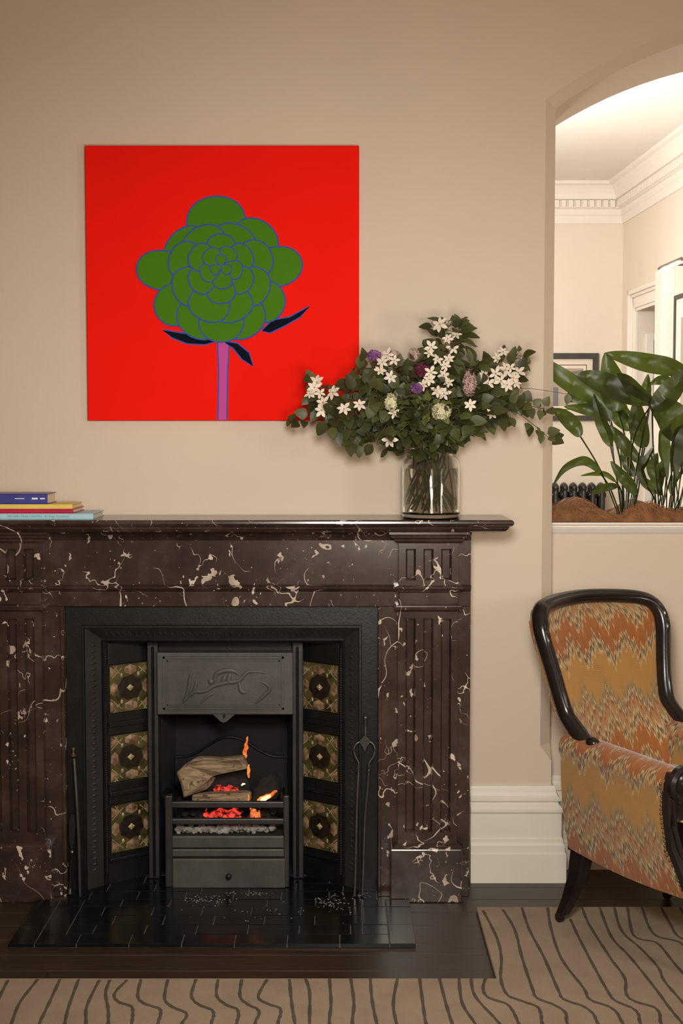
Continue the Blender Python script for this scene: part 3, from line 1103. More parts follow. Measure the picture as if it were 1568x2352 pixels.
# sloping ornamental band
m = MB()
YB = -0.098
u_frame(m, bL + 0.006, bR - 0.006, bT - 0.006, YI - 0.003, iL - 0.006, iR + 0.006, iT + 0.006, YB)
m.build('ornament_band', IG, ins, fix=True)
# relief diamonds and strokes on the band
m = MB()
nb = 40
zc_, yc_ = (bT - 0.006 + iT + 0.006) / 2, (YI - 0.003 + YB) / 2
dzb, dyb = (iT + 0.006 - bT + 0.006) / 2, (YB - YI + 0.003) / 2
nrm = Vector((0, dzb, -dyb)).normalized()
if nrm.y > 0: nrm = -nrm
for k in range(nb):
    x = lerp(iL + 0.004, iR - 0.004, (k + 0.5) / nb)
    c = Vector((x, yc_, zc_))
    u_, w_ = Vector((0.0055, 0, 0)), Vector((0, dyb, dzb)) * 0.55
    if k % 3 == 1: u_ = u_ * 0.6; sh = Vector((0.005, 0, 0))
    else: sh = Vector((0, 0, 0))
    m.add([c - u_, c + w_ + sh, c + u_, c - w_ - sh, c + nrm * 0.0035], [(0, 1, 4), (1, 2, 4), (2, 3, 4), (3, 0, 4)])
for sg in (-1, 1):
    xb, xi_ = XC + sg * (hw_b - 0.006), XC + sg * (hw_i + 0.006)
    xc_ = (xb + xi_) / 2
    nr2 = Vector((-sg * abs(dyb), -abs(xb - xi_) / 2, 0)).normalized()
    for k in range(40):
        z = lerp(0.06, iT - 0.004, (k + 0.5) / 40)
        c = Vector((xc_, yc_, z))
        u_, w_ = Vector((0, 0, 0.0055)), Vector(((xi_ - xb) / 2, (YB - YI) / 2, 0)) * 0.5
        m.add([c - u_, c + w_, c + u_, c - w_, c + nr2 * 0.003], [(0, 1, 4), (1, 2, 4), (2, 3, 4), (3, 0, 4)])
m.build('band_relief', IG, ins, fix=True)
# inner lip and rope beading
m = MB()
YLIP = YB + 0.008
u_frame(m, iL - 0.006, iR + 0.006, iT + 0.006, YB, iL, iR, iT, YB - 0.004)
u_frame(m, iL, iR, iT, YB - 0.004, iL + 0.008, iR - 0.008, iT - 0.008, YB + 0.004)
u_frame(m, iL + 0.008, iR - 0.008, iT - 0.008, YB + 0.004, iL + 0.008, iR - 0.008, iT - 0.008, YB + 0.10)
m.build('inner_lip', IR, ins, fix=True)
m = MB()
for sg in (-1, 1):
    for k in range(96):
        z = 0.05 + k * (iT - 0.07) / 96
        m.sphere((XC + sg * (hw_i - 0.006), YB - 0.002, z), 0.0032, 5, 4)
m.build('rope_beading', IG, ins, True)

# canted cheeks with tiles
cxo, cxi = hw_i - 0.010, (ox(688, -0.02) - ox(338, -0.02)) / 2
YC0, YC1 = YB + 0.016, 0.005                          # outer (front) and inner (back) edge of cheek
pxo, pxi = cxi, (ox(668, -0.03) - ox(361, -0.03)) / 2   # uprights
TZ = [(1525, 1634), (1686, 1792), (1845, 1953)]


def cheek_pt(sg, s, z, out=0.0):
    """s 0 at the front outer edge, 1 at the back inner edge; out = stand off from cheek"""
    dx, dy = cxi - cxo, YC1 - YC0
    L = math.hypot(dx, dy)
    nx_, ny_ = -dy / L, dx / L           # towards the room
    return Vector((XC + sg * (cxo + dx * s + nx_ * out), YC0 + dy * s + ny_ * out, z))


def cheek_box(m, sg, s0, s1, z0, z1, o0, o1):
    q = [cheek_pt(sg, s0, z0, o1), cheek_pt(sg, s0, z0, o0), cheek_pt(sg, s1, z0, o0), cheek_pt(sg, s1, z0, o1)]
    w = [cheek_pt(sg, s0, z1, o1), cheek_pt(sg, s0, z1, o0), cheek_pt(sg, s1, z1, o0), cheek_pt(sg, s1, z1, o1)]
    m.hexa(q, w)
    return m


clen = math.hypot(cxi - cxo, YC1 - YC0)
for sg in (-1, 1):
    m = MB()
    cheek_box(m, sg, -0.02, 1.02, ZIB, iT, -0.02, 0.0)
    m.build('cheek', IR, ins, fix=True)
    # rails between tiles
    zt3 = [(az(a, -0.05), az(b, -0.05)) for a, b in TZ]
    for za, zb_ in ((zt3[0][1], zt3[1][0]), (zt3[1][1], zt3[2][0])):
        zm = (za + zb_) / 2
        cheek_box(cheek_box(MB(), sg, 0.0, 1.0, zb_ + 0.002, za - 0.002, 0, 0.005), sg, 0.0, 1.0, zm - 0.008, zm + 0.008, 0.005, 0.011).build('tile_rail', IR, ins, fix=True, bevel=0.002)
    cheek_box(MB(), sg, 0.0, 1.0, zt3[0][0] + 0.002, iT - 0.01, 0, 0.005).build('tile_rail', IR, ins, fix=True, bevel=0.002)
    cheek_box(MB(), sg, 0.0, 1.0, 0.08, 0.092, 0, 0.008).build('cheek_rib', IR, ins, fix=True, bevel=0.002)
    for (zt_, zb_) in zt3:
        s0, s1 = 0.03, 0.97
        t_ = cheek_box(MB(), sg, s0, s1, zb_, zt_, 0.0, 0.006).build('tile', M['tile_olive'], ins, fix=True, bevel=0.001, seg=1)
        # moulded flowers, lattice and rosette
        m = MB()
        hh = (zt_ - zb_) / 2
        ww = clen * (s1 - s0) / 2
        q = min(hh, ww)

        def tp(a, b, o):
            return cheek_pt(sg, lerp(s0, s1, (a + 1) / 2), (zt_ + zb_) / 2 + b * hh, 0.006 + o)

        def blob(cx_, cz_, ra, rb, h, n=9, rot=0.0, wob=0.18):
            pts = []
            for k in range(n):
                an = 2 * PI * k / n + rot
                rr = 1 + wob * (1 if k % 2 else -1)
                pts.append(tp(cx_ + ra * rr * math.cos(an), cz_ + rb * rr * math.sin(an), 0.0002))
            m.add(pts + [tp(cx_, cz_, h)], [(k, (k + 1) % n, n) for k in range(n)])
        m.cur = 1
        blob(0, 0, 0.60, 0.52, 0.0010, 16, 0.2, 0.06)
        m.cur = 2
        blob(0, 0, 0.21, 0.17, 0.004, 4, 0, 0)
        blob(0, 0, 0.10, 0.085, 0.007, 8, 0, 0)
        m.cur = 0
        for (a, b, ra, rb) in ((0.02, 0.76, 0.32, 0.20), (0.05, -0.76, 0.33, 0.20), (-0.80, 0.0, 0.19, 0.28), (0.80, 0.02, 0.19, 0.28)):
            blob(a, b, ra, rb, 0.004, 12, 0, 0.08)
        for a in (-1, 1):
            for b in (-1, 1):
                m.add([tp(a * 0.99, b * 0.95, 0.001), tp(a * 0.62, b * 0.72, 0.001), tp(a * 0.99, b * 0.48, 0.001), tp(a * 0.86, b * 0.72, 0.003)], [(0, 1, 3), (1, 2, 3), (2, 0, 3)])
        m.cur = 3
        for a in (-1, 1):
            for b in (-1, 1):
                for (A_, B_) in (((0.98, 0.40), (0.42, 0.86)), ((0.66, 0.96), (0.98, 0.58)), ((0.52, 0.62), (0.82, 0.98))):
                    p, q_ = Vector((a * A_[0], b * A_[1])), Vector((a * B_[0], b * B_[1]))
                    d = (q_ - p).normalized() * 0.020
                    e = Vector((-d.y, d.x))
                    m.add([tp(*(p + e), 0.0016), tp(*(q_ + e), 0.0016), tp(*(q_ - e), 0.0016), tp(*(p - e), 0.0016)], [(0, 1, 2, 3)])
                blob(a * 0.42, b * 0.55, 0.07, 0.10, 0.003, 6, 0.5, 0)
        m.build('tile_relief', [M['tile_pink'], M['tile_dark'], M['tile_cream'], M['tile_line']], t_, fix=False)
    # upright between cheek and fire opening
    m = MB().box(XC + sg * pxi, XC + sg * (pxo + 0.004), -0.035, 0.09, ZIB, iT)
    m.build('upright', IG, ins, bevel=0.004)
    MB().tube([(XC + sg * (pxo - 0.014), -0.037, 0.02), (XC + sg * (pxo - 0.014), -0.037, iT - 0.03)], 0.005, 6).build('upright_bead', IR, ins, True)
# head plate above the tiles, behind the hood
MB().box(XC - cxo, XC + cxo, 0.0, 0.02, az(1642, -0.05), iT + 0.02).build('head_plate', IR, ins)
# hood with relief panel
YH = -0.052
hx0, hx1 = ox(361, YH), ox(673, YH)
hz1, hz0 = az(1499, YH), az(1642, YH)
hood = MB().box(hx0, hx1, YH, YH + 0.05, hz0, hz1).build('hood', M['iron_hood'], ins, bevel=0.004)
e0, e1, g1, g0 = ox(376, YH), ox(652, YH), az(1508, YH), az(1629, YH)
fr = MB()
t_ = 0.006
for (a, b, c, d) in ((e0, e1, g1 - t_, g1), (e0, e1, g0, g0 + t_), (e0, e0 + t_, g0, g1), (e1 - t_, e1, g0, g1)): fr.box(a, b, YH - 0.006, YH, c, d)
for (a, b, c, d) in ((e0 + .012, e1 - .012, g1 - .0155, g1 - .012), (e0 + .012, e1 - .012, g0 + .012, g0 + .0155), (e0 + .012, e0 + .0155, g0 + .012, g1 - .012), (e1 - .0155, e1 - .012, g0 + .012, g1 - .012)): fr.box(a, b, YH - 0.003, YH, c, d)
fr.build('panel_frame', M['iron_hood'], hood)


def hp(px, py, o): 
    p = at(px, py, YH)
    return (p.x, YH - o, p.z)


m = MB()
for path, rr in ((((420, 1616), (432, 1600), (446, 1590), (470, 1588), (490, 1576), (520, 1568), (548, 1564), (566, 1545), (590, 1543), (612, 1546)), 0.0035),
                 (((420, 1616), (432, 1585), (436, 1560), (440, 1545)), 0.003),
                 (((436, 1602), (447, 1582), (451, 1562)), 0.003),
                 (((494, 1572), (494, 1552), (510, 1542), (535, 1541), (548, 1550)), 0.004),
                 (((510, 1570), (517, 1552)), 0.004), (((522, 1574), (528, 1548)), 0.004),
                 (((548, 1566), (554, 1588), (566, 1590)), 0.0035),
                 (((600, 1566), (620, 1580), (604, 1600), (586, 1616)), 0.003),
                 (((460, 1616), (476, 1600), (492, 1592)), 0.0025),
                 (((482, 1560), (486, 1572)), 0.005)):
    pp = catmull([hp(a, b, 0.0005) for a, b in path], 4)
    n_ = len(pp)
    m.tube(pp, [2.1 * rr * (0.35 + 0.65 * math.sin(PI * (i + 0.5) / n_)) for i in range(n_)], 8, 0.45, up=(0, 1, 0))
m.build('panel_relief', M['iron_hood'], hood, True)
hk = [hp(489, 1640, 0)[::2], hp(497, 1647, 0)[::2], hp(506, 1656, 0)[::2], hp(514, 1659, 0)[::2], hp(522, 1656, 0)[::2], hp(531, 1647, 0)[::2], hp(540, 1640, 0)[::2]]
MB().prism_y(hk, YH - 0.006, YH + 0.01).build('hook_tab', M['iron_hood'], hood, fix=True)
MB().sphere(hp(515, 1644, 0.007), 0.006, 8, 6, (0.6, 0.5, 1.2)).build('hook_slot', M['soot'], hood)

# firebox
FBY = 0.20
fbL, fbR = XC - pxi - 0.004, XC + pxi + 0.004
m = MB()
zz = 0.78
bk = 0.03
v = [(fbL, 0.0, ZIB), (fbL + bk, FBY, ZIB), (fbR - bk, FBY, ZIB), (fbR, 0.0, ZIB)]
m.add(v + [(a, b, zz) for a, b, _ in v], [(0, 1, 5, 4), (1, 2, 6, 5), (2, 3, 7, 6), (4, 5, 6, 7), (0, 3, 2, 1)])
m.build('firebox', M['soot'], ins)
# arched fireback
YF = 0.165
pts = [ax(402, 1736, YF), ax(654, 1736, YF)]
zf0, zf1 = az(1737, YF), az(1691, YF)
ol = [(pts[0], 0.05), (pts[1], 0.05)]
for k in range(21):
    t = 1 - k / 20
    ol.append((lerp(pts[0], pts[1], t), zf0 + (zf1 - zf0) * (0.5 - 0.5 * math.cos(2 * PI * min(1, max(0, (t - 0.06) / 0.88))))))
fb_ = MB().prism_y(ol, YF, YF + 0.02).build('fireback', M['soot'], ins, fix=True)
MB().tube([(x, YF - 0.001, z - 0.003) for x, z in ol[2:]], 0.004, 6).build('fireback_rim', IR, fb_, True)

# grate: side posts, bars, ash front, drawer
YG = -0.118
gL, gR = ox(377, YG), ox(663, YG)
grate = thing('fire_grate', 'dark iron fire grate with bars and ash drawer holding the fire', 'grate', (XC, -0.05, 0))
for (a, b) in ((gL, ox(394, YG)), (ox(650, YG), gR)):
    MB().box(a, b, YG, YG + 0.02, ZIB, az(1828, YG)).build('post', IG, grate, bevel=0.004)
for (a, b, d) in ((1842, 1857, 0.016), (1881, 1895, 0.016), (1921, 1949, 0.010), (1951, 1969, 0.010)):
    MB().box(ox(394, YG) - 0.003, ox(650, YG) + 0.003, YG + 0.002, YG + 0.002 + d, az(b, YG), az(a, YG)).build('grate_bar', M['iron_hood'] if d < 0.012 else IG, grate, bevel=0.004)
MB().box(ox(394, YG), ox(650, YG), YG + 0.016, 0.16, 0.153, 0.168).build('fire_bed', M['soot'], grate)
MB().box(ox(386, YG), ox(656, YG), YG + 0.014, YG + 0.03, ZIB, 0.172).build('ash_front', M['soot'], grate)
dw = MB().box(ox(394, YG), ox(654, YG), YG - 0.006, YG + 0.012, ZIB, az(1972, YG)).build('ash_drawer', M['iron_hood'], grate, bevel=0.003)
kc = at(526, 2009, YG - 0.006)
MB().lathe([(0.004, 0.0), (0.004, 0.010), (0.008, 0.012), (0.0095, 0.018), (0.007, 0.024), (0.002, 0.026)], kc, 14, 'Y').build('knob', IR, dw, True)
for sg in (-1, 1):
    MB().tube([(XC + sg * 0.178, 0.0, az(1840, YG)), (XC + sg * 0.182, -0.06, az(1825, YG)), (XC + sg * 0.186, YG + 0.01, az(1832, YG))], 0.008, 6).build('side_bar', IR, grate, True)


# logs, embers, flames
def log(name, outline_px, Y0, depth, mat, label, skew=(0.02, 0.0), cut=0.0):
    """split log whose camera side follows the outline; depth runs back into the fire"""
    P = [at(x, y_, Y0) for x, y_ in outline_px]
    c = sum(P, Vector()) / len(P)
    m = MB()
    n = len(P)
    ly = []
    for k, (t, s) in enumerate(((0.0, 0.90), (0.10, 1.0), (0.55, 0.93), (1.0, 0.70))):
        ly.append([Vector((c.x + (p.x - c.x) * s + skew[0] * t, Y0 + depth * t + 0.012 * math.sin(i * 2.3) * (1 if k in (0, 1) else 0.3), c.z + (p.z - c.z) * s + skew[1] * t)) for i, p in enumerate(P)])
    v = [p for L in ly for p in L]
    f = [list(range(n - 1, -1, -1)), [3 * n + k for k in range(n)]]
    for j in range(3):
        for i in range(n):
            f.append((j * n + i, j * n + (i + 1) % n, (j + 1) * n + (i + 1) % n, (j + 1) * n + i))
    m.add(v, f)
    o = m.build(name, M[mat], fix=True, bevel=0.003)
    return tag(o, label, 'log', 'logs on the fire')


log('firewood_log', [(402, 1776), (423, 1757), (443, 1742), (470, 1743), (500, 1745), (556, 1738), (563, 1758), (566, 1766), (520, 1775), (486, 1786), (470, 1800), (474, 1815), (446, 1825), (420, 1832), (412, 1806)], -0.075, 0.085, 'log_wood', 'large pale split log propped on top of the fire')
log('firewood_log', [(438, 1827), (572, 1823), (573, 1841), (437, 1842)], -0.084, 0.056, 'log_wood', 'flat narrow split log lying along the top grate bar')
log('charred_log', [(470, 1790), (500, 1778), (560, 1768), (568, 1790), (572, 1822), (510, 1824), (474, 1824)], 0.004, 0.085, 'char', 'blackened log underneath the big pale log')
log('charred_log', [(576, 1842), (580, 1812), (596, 1790), (617, 1783), (632, 1800), (638, 1825), (632, 1841)], -0.03, 0.10, 'char', 'charred log stump at the right of the fire')


def lumps(name, x0, x1, y0, y1, z0, z1, n, r0, r1, mat, label, cat, seed):
    """loose pieces heaped in a block of the grate; x from the centre line of the fire"""
    random.seed(seed)
    m = MB()
    for k in range(n):
        p = Vector((XC + random.uniform(x0, x1), random.uniform(y0, y1), random.uniform(z0, z1)))
        s0 = len(m.v)
        r_ = random.uniform(r0, r1)
        m.sphere(p, r_, 7, 5, (random.uniform(0.8, 1.4), random.uniform(0.7, 1.2), random.uniform(0.6, 1.0)))
        for i in range(s0, len(m.v)):
            q = Vector(m.v[i])
            d = noise.noise_vector(q * 90) * r_ * 0.5
            m.v[i] = tuple(q + d)
    return tag(m.build(name, M[mat]), label, cat, None, 'stuff')


# everything lies on the fire bed (top at 0.168): ash in front, coals behind, embers on the coals, logs on top
lumps('ash_bed', -0.150, 0.150, -0.074, -0.046, 0.173, 0.187, 120, 0.006, 0.011, 'ash', 'grey ash and cinders lying behind the lower grate bars', 'ash', 6)
lumps('coal_bed', -0.150, 0.150, -0.030, 0.120, 0.176, 0.200, 170, 0.008, 0.014, 'char', 'black spent coals under the embers in the grate', 'coals', 7)
lumps('coal_bed', -0.150, -0.078, -0.030, 0.115, 0.206, 0.246, 80, 0.009, 0.015, 'char', 'black spent coals at the left of the embers', 'coals', 8)
lumps('coal_bed', 0.112, 0.150, -0.030, 0.115, 0.206, 0.246, 60, 0.009, 0.015, 'char', 'black spent coals right of the orange ember heap', 'coals', 9)
lumps('coal_bed', -0.066, 0.100, -0.030, 0.110, 0.226, 0.262, 130, 0.008, 0.013, 'char', 'black coals lying over the embers under the flat log', 'coals', 12)
lumps('embers', -0.066, 0.044, -0.036, 0.060, 0.205, 0.219, 70, 0.007, 0.011, 'ember', 'glowing red embers behind the lower grate bar', 'embers', 3)
lumps('embers', 0.076, 0.104, -0.042, 0.030, 0.204, 0.236, 34, 0.006, 0.011, 'ember_orange', 'orange glowing ember heap behind the grate bar below the stump', 'embers', 4)
lumps('embers', -0.036, 0.034, -0.030, -0.006, 0.276, 0.302, 34, 0.005, 0.010, 'ember', 'red embers between the big pale log and the flat log', 'embers', 5)


def flame(path_px, wid, Y, mat, label):
    pp = catmull([at(a, b, Y) for a, b in path_px], 8)
    n_ = len(pp)
    m = MB().tube(pp, [wid * (math.sin(PI * min(1, (i + 0.5) / n_ * 0.92 + 0.04)) ** 0.9) * (1.15 - 0.6 * i / n_) + 0.0004 for i in range(n_)], 10, 0.7, up=(0, 1, 0))
    for i in range(len(m.v)):
        q = Vector(m.v[i])
        d = noise.noise_vector(q * 75) * wid * 0.75
        m.v[i] = (q.x + d.x, q.y + d.y * 0.5, q.z + d.z * 0.6)
    return tag(m.build('flame', M[mat], smooth=True), label, 'flame', 'flames of the fire')


flame([(561, 1750), (562, 1738), (564, 1720), (566, 1704), (568, 1692)], 0.0066, -0.02, 'flame_orange', 'tall thin orange flame rising behind the big pale log')
flame([(572, 1786), (571, 1774), (571, 1762), (572, 1756)], 0.005, -0.03, 'flame_orange', 'short orange flame at the end of the big pale log')
flame([(570, 1842), (571, 1832), (571, 1824)], 0.003, -0.093, 'flame_orange', 'small orange flame at the end of the flat log')
flame([(588, 1838), (604, 1836), (620, 1826), (634, 1816)], 0.010, -0.045, 'flame_orange', 'orange flame licking round the charred stump')
flame([(598, 1838), (610, 1833), (622, 1824)], 0.0085, -0.052, 'flame_core', 'bright yellow white flame burning at the charred stump')
flame([(553, 1804), (558, 1801), (564, 1801)], 0.003, -0.03, 'flame_core', 'tiny bright flame under the big pale log')

# ------------------------------------------------------------------ hearth
hearth = thing('tiled_hearth', 'black glazed tile hearth in front of the fire', 'hearth', (XC, -0.3, 0))
HT = 0.012
hl, hr = on_floor(11, 2178, HT).x, on_floor(957, 2178, HT).x
hyf = on_floor(500, 2178, 0.0).y
hyb = -0.226
m = MB().box(hl + 0.004, hr - 0.004, hyf + 0.004, hyb, 0.0005, HT - 0.0025).box(oL + 0.001, oR - 0.001, hyb, -0.001, 0.0005, HT - 0.0025)
m.build('hearth_bed', M['grout'], hearth)
random.seed(11)
TL, TW = 0.146, 0.0735


def htile(x0, x1, y0, y1):
    g = 0.0016
    if x1 - x0 < 0.008 or y1 - y0 < 0.008: return
    dz = random.uniform(-0.0006, 0.0006)
    MB().box(x0 + g, x1 - g, y0 + g, y1 - g, 0.002, HT + dz).build('tile', M['hearth_tile'], hearth, bevel=0.0007, seg=1)


# two columns of tiles laid lengthwise at each side
for x0 in (hl, hl + TW, hr - 2 * TW, hr - TW):
    second = x0 in (hl + TW, hr - 2 * TW)
    y0 = hyf
    if second: y0 = hyf + TW
    first = True
    while y0 < hyb - 0.005:
        y1 = min(hyb, y0 + (TL * (0.5 if (first and second) else 1)))
        htile(x0, x0 + TW, y0, y1)
        y0 = y1
        first = False
# front row runs full width between the outer columns; then brick bond field
fx0, fx1 = hl + TW, hr - TW
y0, rown = hyf, 0
while y0 < -0.006:
    if rown == 0: a, b = fx0, fx1
    elif y0 + 0.01 < hyb: a, b = hl + 2 * TW, hr - 2 * TW
    else: a, b = oL + 0.002, oR - 0.002
    y1 = y0 + TW
    if y0 < hyb < y1: y1 = hyb
    y1 = min(y1, -0.001)
    x = a - (TL / 2 if rown % 2 else 0.03)
    while x < b:
        xa, xb = max(a, x), min(b, x + TL)
        htile(xa, xb, y0, y1)
        x += TL
    y0 = y1
    rown += 1
# flakes of ash on the hearth
random.seed(21)
m = MB()
for (cx_, cy_, sx, sy, n_) in ((470, 2068, 70, 12, 70), (760, 2072, 45, 18, 90), (560, 2052, 90, 6, 40), (830, 2062, 20, 8, 14), (600, 2100, 200, 30, 26)):
    for k in range(n_):
        p = on_floor(random.gauss(cx_, sx * 0.5), random.gauss(cy_, sy * 0.5), HT + 0.0008)
        if p.y > YG - 0.012 or not oL < p.x < oR: continue
        r_ = random.uniform(0.0006, 0.0024)
        m.sphere((p.x, p.y, HT + 0.0012), r_, 5, 4, (1.3, 1.0, 0.5))
tag(m.build('ash_flakes', M['ash']), 'pale ash flakes scattered on the black hearth tiles', 'ash', None, 'stuff')

# ------------------------------------------------------------------ fire tools
tg = thing('fire_tongs', 'dark steel fire tongs leaning at the right of the iron insert', 'fire tongs', (on_floor(826, 2068, HT).x, -0.2, HT))


def tpt(px, py):
    t = (py - 1640) / (2066 - 1640)
    p = at(px, py, lerp(YI - 0.018, -0.205, t))
    return Vector((p.x, p.y, max(p.z, HT + 0.003)))


k0 = tpt(839, 1645)
MB().lathe([(0.003, -0.034), (0.0045, -0.030), (0.0045, -0.012), (0.007, -0.010), (0.0085, -0.004), (0.006, 0.001), (0.002, 0.003)], k0, 12).build('handle_knob', M['tool_steel'], tg, True)
MB().tube([tpt(839, 1668), tpt(838.5, 1692)], 0.0042, 8).build('handle', M['tool_steel'], tg, True)
dd = [(838, 1688), (828, 1697), (825, 1705), (832, 1716), (837, 1729), (842, 1716), (850, 1705), (848, 1697)]
hubY = tpt(838, 1700).y
pl = [(tpt(a, b).x, tpt(a, b).z) for a, b in dd]
MB().prism_y(pl, hubY - 0.005, hubY + 0.003).build('hub_plate', M['iron_grey'], tg, fix=True, bevel=0.001)
for pth in ([(830, 1702), (818, 1709), (812.5, 1722), (816, 1738), (823, 1752), (823, 1766), (822, 1800), (819, 1870), (816, 2000), (814, 2068)],
            [(846, 1702), (856, 1709), (861, 1722), (857, 1738), (848, 1752), (847, 1768), (845, 1800), (838, 1880), (834, 2000), (832, 2068)]):
    pp = catmull([tpt(a, b) for a, b in pth], 5)
    n_ = len(pp)
    MB().tube(pp, [0.0032 if i < n_ * 0.55 else 0.0042 for i in range(n_)], 8).build('tong_arm', M['tool_steel'], tg, True)
    for py in (1765, 1773):
        i = min(range(n_), key=lambda q: abs(pp[q].z - tpt(840, py).z))
        MB().lathe([(0.004, -0.003), (0.0062, -0.001), (0.0062, 0.001), (0.004, 0.003)], pp[i], 10).build('tong_collar', M['tool_steel'], tg, True)
pk = thing('fire_poker', 'steel fire poker with knob leaning at the left of the iron insert', 'fire poker', (on_floor(184, 2066, HT).x, -0.2, HT))


def ppt(px, py):
    t = (py - 1710) / (2066 - 1710)
    p = at(px, py, lerp(YI - 0.012, -0.205, t))
    return Vector((p.x, p.y, max(p.z, HT + 0.002)))


MB().tube([ppt(170, 1742), ppt(176, 1830), ppt(181, 1930), ppt(184, 2066)], [0.0048, 0.0052, 0.005, 0.004], 8).build('shaft', M['tool_steel'], pk, True)
MB().lathe([(0.004, -0.008), (0.0085, -0.005), (0.0088, -0.001), (0.005, 0.002), (0.004, 0.010), (0.006, 0.014), (0.0062, 0.018), (0.003, 0.022)], ppt(168.5, 1733), 12).build('knob', M['brass'], pk, True)
sh = thing('hearth_tool', 'small black hearth tool with brass knob beside the poker', 'fire tool', (on_floor(158, 2066, HT).x, -0.2, HT))


def spt(px, py):
    p = at(px + 5.5 + 2.5 * max(0, (py - 1960) / 106), py, lerp(YI - 0.012, -0.19, (py - 1860) / 206))
    return Vector((p.x, p.y, max(p.z, HT + 0.001)))


MB().tube([spt(161, 1962), spt(156, 1995), spt(153, 2040)], 0.004, 8).build('handle', M['iron'], sh, True)
MB().sphere(spt(160, 1957), 0.0062, 12, 8).build('knob', M['brass'], sh, True)
pl = [spt(153, 1890), spt(158, 1870), spt(166, 1872), spt(168, 1895), spt(165, 1935), spt(161, 1952), spt(158, 1952), spt(153, 1930)]
m = MB().add([tuple(p) for p in pl] + [(p.x, p.y + 0.005, p.z) for p in pl], [list(range(7, -1, -1)), list(range(8, 16))] + [(i, (i + 1) % 8, (i + 1) % 8 + 8, i + 8) for i in range(8)])
m.build('blade', M['iron'], sh, fix=True)
MB().tube([spt(153, 2036), spt(152, 2052), spt(152, 2066)], [0.004, 0.008, 0.009], 8, 0.6).build('tip', M['iron'], sh, True)

# ------------------------------------------------------------------ carpet
CT = 0.014
cxe0, cxe1 = on_floor(1094, 2082, CT).x, on_floor(1138, 2243, CT).x
cyb, cyf = on_floor(1300, 2082, CT).y, on_floor(600, 2246, CT).y
cxe = (cxe0 + cxe1) / 2
ol = [(RX0 + 0.02, RY0 + 0.02), (RX1 - 0.02, RY0 + 0.02), (RX1 - 0.02, cyb), (cxe, cyb), (cxe, cyf), (RX0 + 0.02, cyf)]
cpt = tag(MB().prism_z(ol, 0.0, CT).build('carpet', M['carpet'], bevel=0.004), 'beige carpet with dark wavy lines cut around the hearth border', 'carpet')
lz = []
for L in ([(25, 360), (0, 410), (-25, 494)], [(115, 358), (60, 430), (35, 494)], [(183, 358), (150, 430), (120, 494)], [(240, 358), (210, 440), (197, 494)],
          [(303, 360), (265, 440), (262, 494)], [(335, 360), (322, 400), (330, 450), (330, 494)], [(388, 360), (350, 400), (358, 424), (400, 440), (405, 465), (402, 494)],
          [(430, 358), (420, 408), (438, 430), (484, 446), (490, 465), (482, 494)], [(512, 358), (502, 416), (523, 440), (564, 458), (568, 475), (555, 494)],
          [(598, 358), (584, 408), (604, 433), (644, 450), (652, 468), (645, 494)], [(665, 358), (661, 408), (688, 434), (722, 448), (728, 470), (722, 494)],
          [(738, 358), (732, 410), (756, 434), (784, 448), (790, 466), (778, 494)], [(815, 358), (788, 410), (812, 430), (852, 445), (856, 465), (848, 494)],
          [(883, 358), (890, 430), (900, 494)], [(932, 355), (945, 400), (945, 494)], [(1005, 355), (1010, 430), (1005, 494)], [(1070, 355), (1080, 430), (1075, 494)],
          [(1130, 355), (1135, 420), (1150, 494)], [(1213, 355), (1200, 430), (1210, 494)], [(1280, 352), (1290, 430), (1300, 494)], [(1340, 352), (1360, 430), (1380, 494)],
          [(1400, 350), (1410, 430), (1450, 494)], [(1437, 350), (1450, 410), (1525, 494)]):
    lz.append([(a / 1.329, b / 1.329 + 1980) for a, b in L])
for L in ([(225, 785), (205, 860), (236, 920), (360, 965), (410, 1020), (450, 1105)], [(205, 330), (300, 520), (330, 660), (325, 790), (365, 900), (450, 940), (570, 985), (600, 1040), (610, 1105)],
          [(340, 325), (420, 460), (470, 650), (540, 860), (570, 925), (680, 970), (765, 1025), (780, 1105)], [(470, 310), (520, 460), (620, 650), (720, 880), (755, 935), (880, 980), (955, 1035), (990, 1105)],
          [(645, 310), (670, 460), (740, 660), (890, 860), (930, 935), (1050, 980), (1115, 1025), (1160, 1105)], [(800, 390), (860, 520), (970, 730), (1060, 890), (1105, 945), (1220, 995), (1265, 1040), (1280, 1105)],
          [(880, 310), (930, 430), (1070, 650), (1170, 790), (1180, 895), (1230, 945), (1370, 990), (1410, 1040), (1420, 1105)], [(1000, 310), (1080, 510), (1200, 640), (1370, 850), (1480, 1000), (1568, 1105)],
          [(1100, 310), (1150, 470), (1280, 590), (1400, 720), (1440, 810), (1568, 960)], [(1190, 310), (1218, 470), (1265, 522), (1390, 552), (1500, 680), (1620, 820)],
          [(1290, 310), (1330, 430), (1390, 505), (1540, 545), (1640, 640)], [(1420, 310), (1480, 420), (1540, 510), (1700, 570)], [(1550, 310), (1620, 430), (1760, 560)]):
    lz.append([(1040 + a / 2.97, b / 2.97 + 1980) for a, b in L])
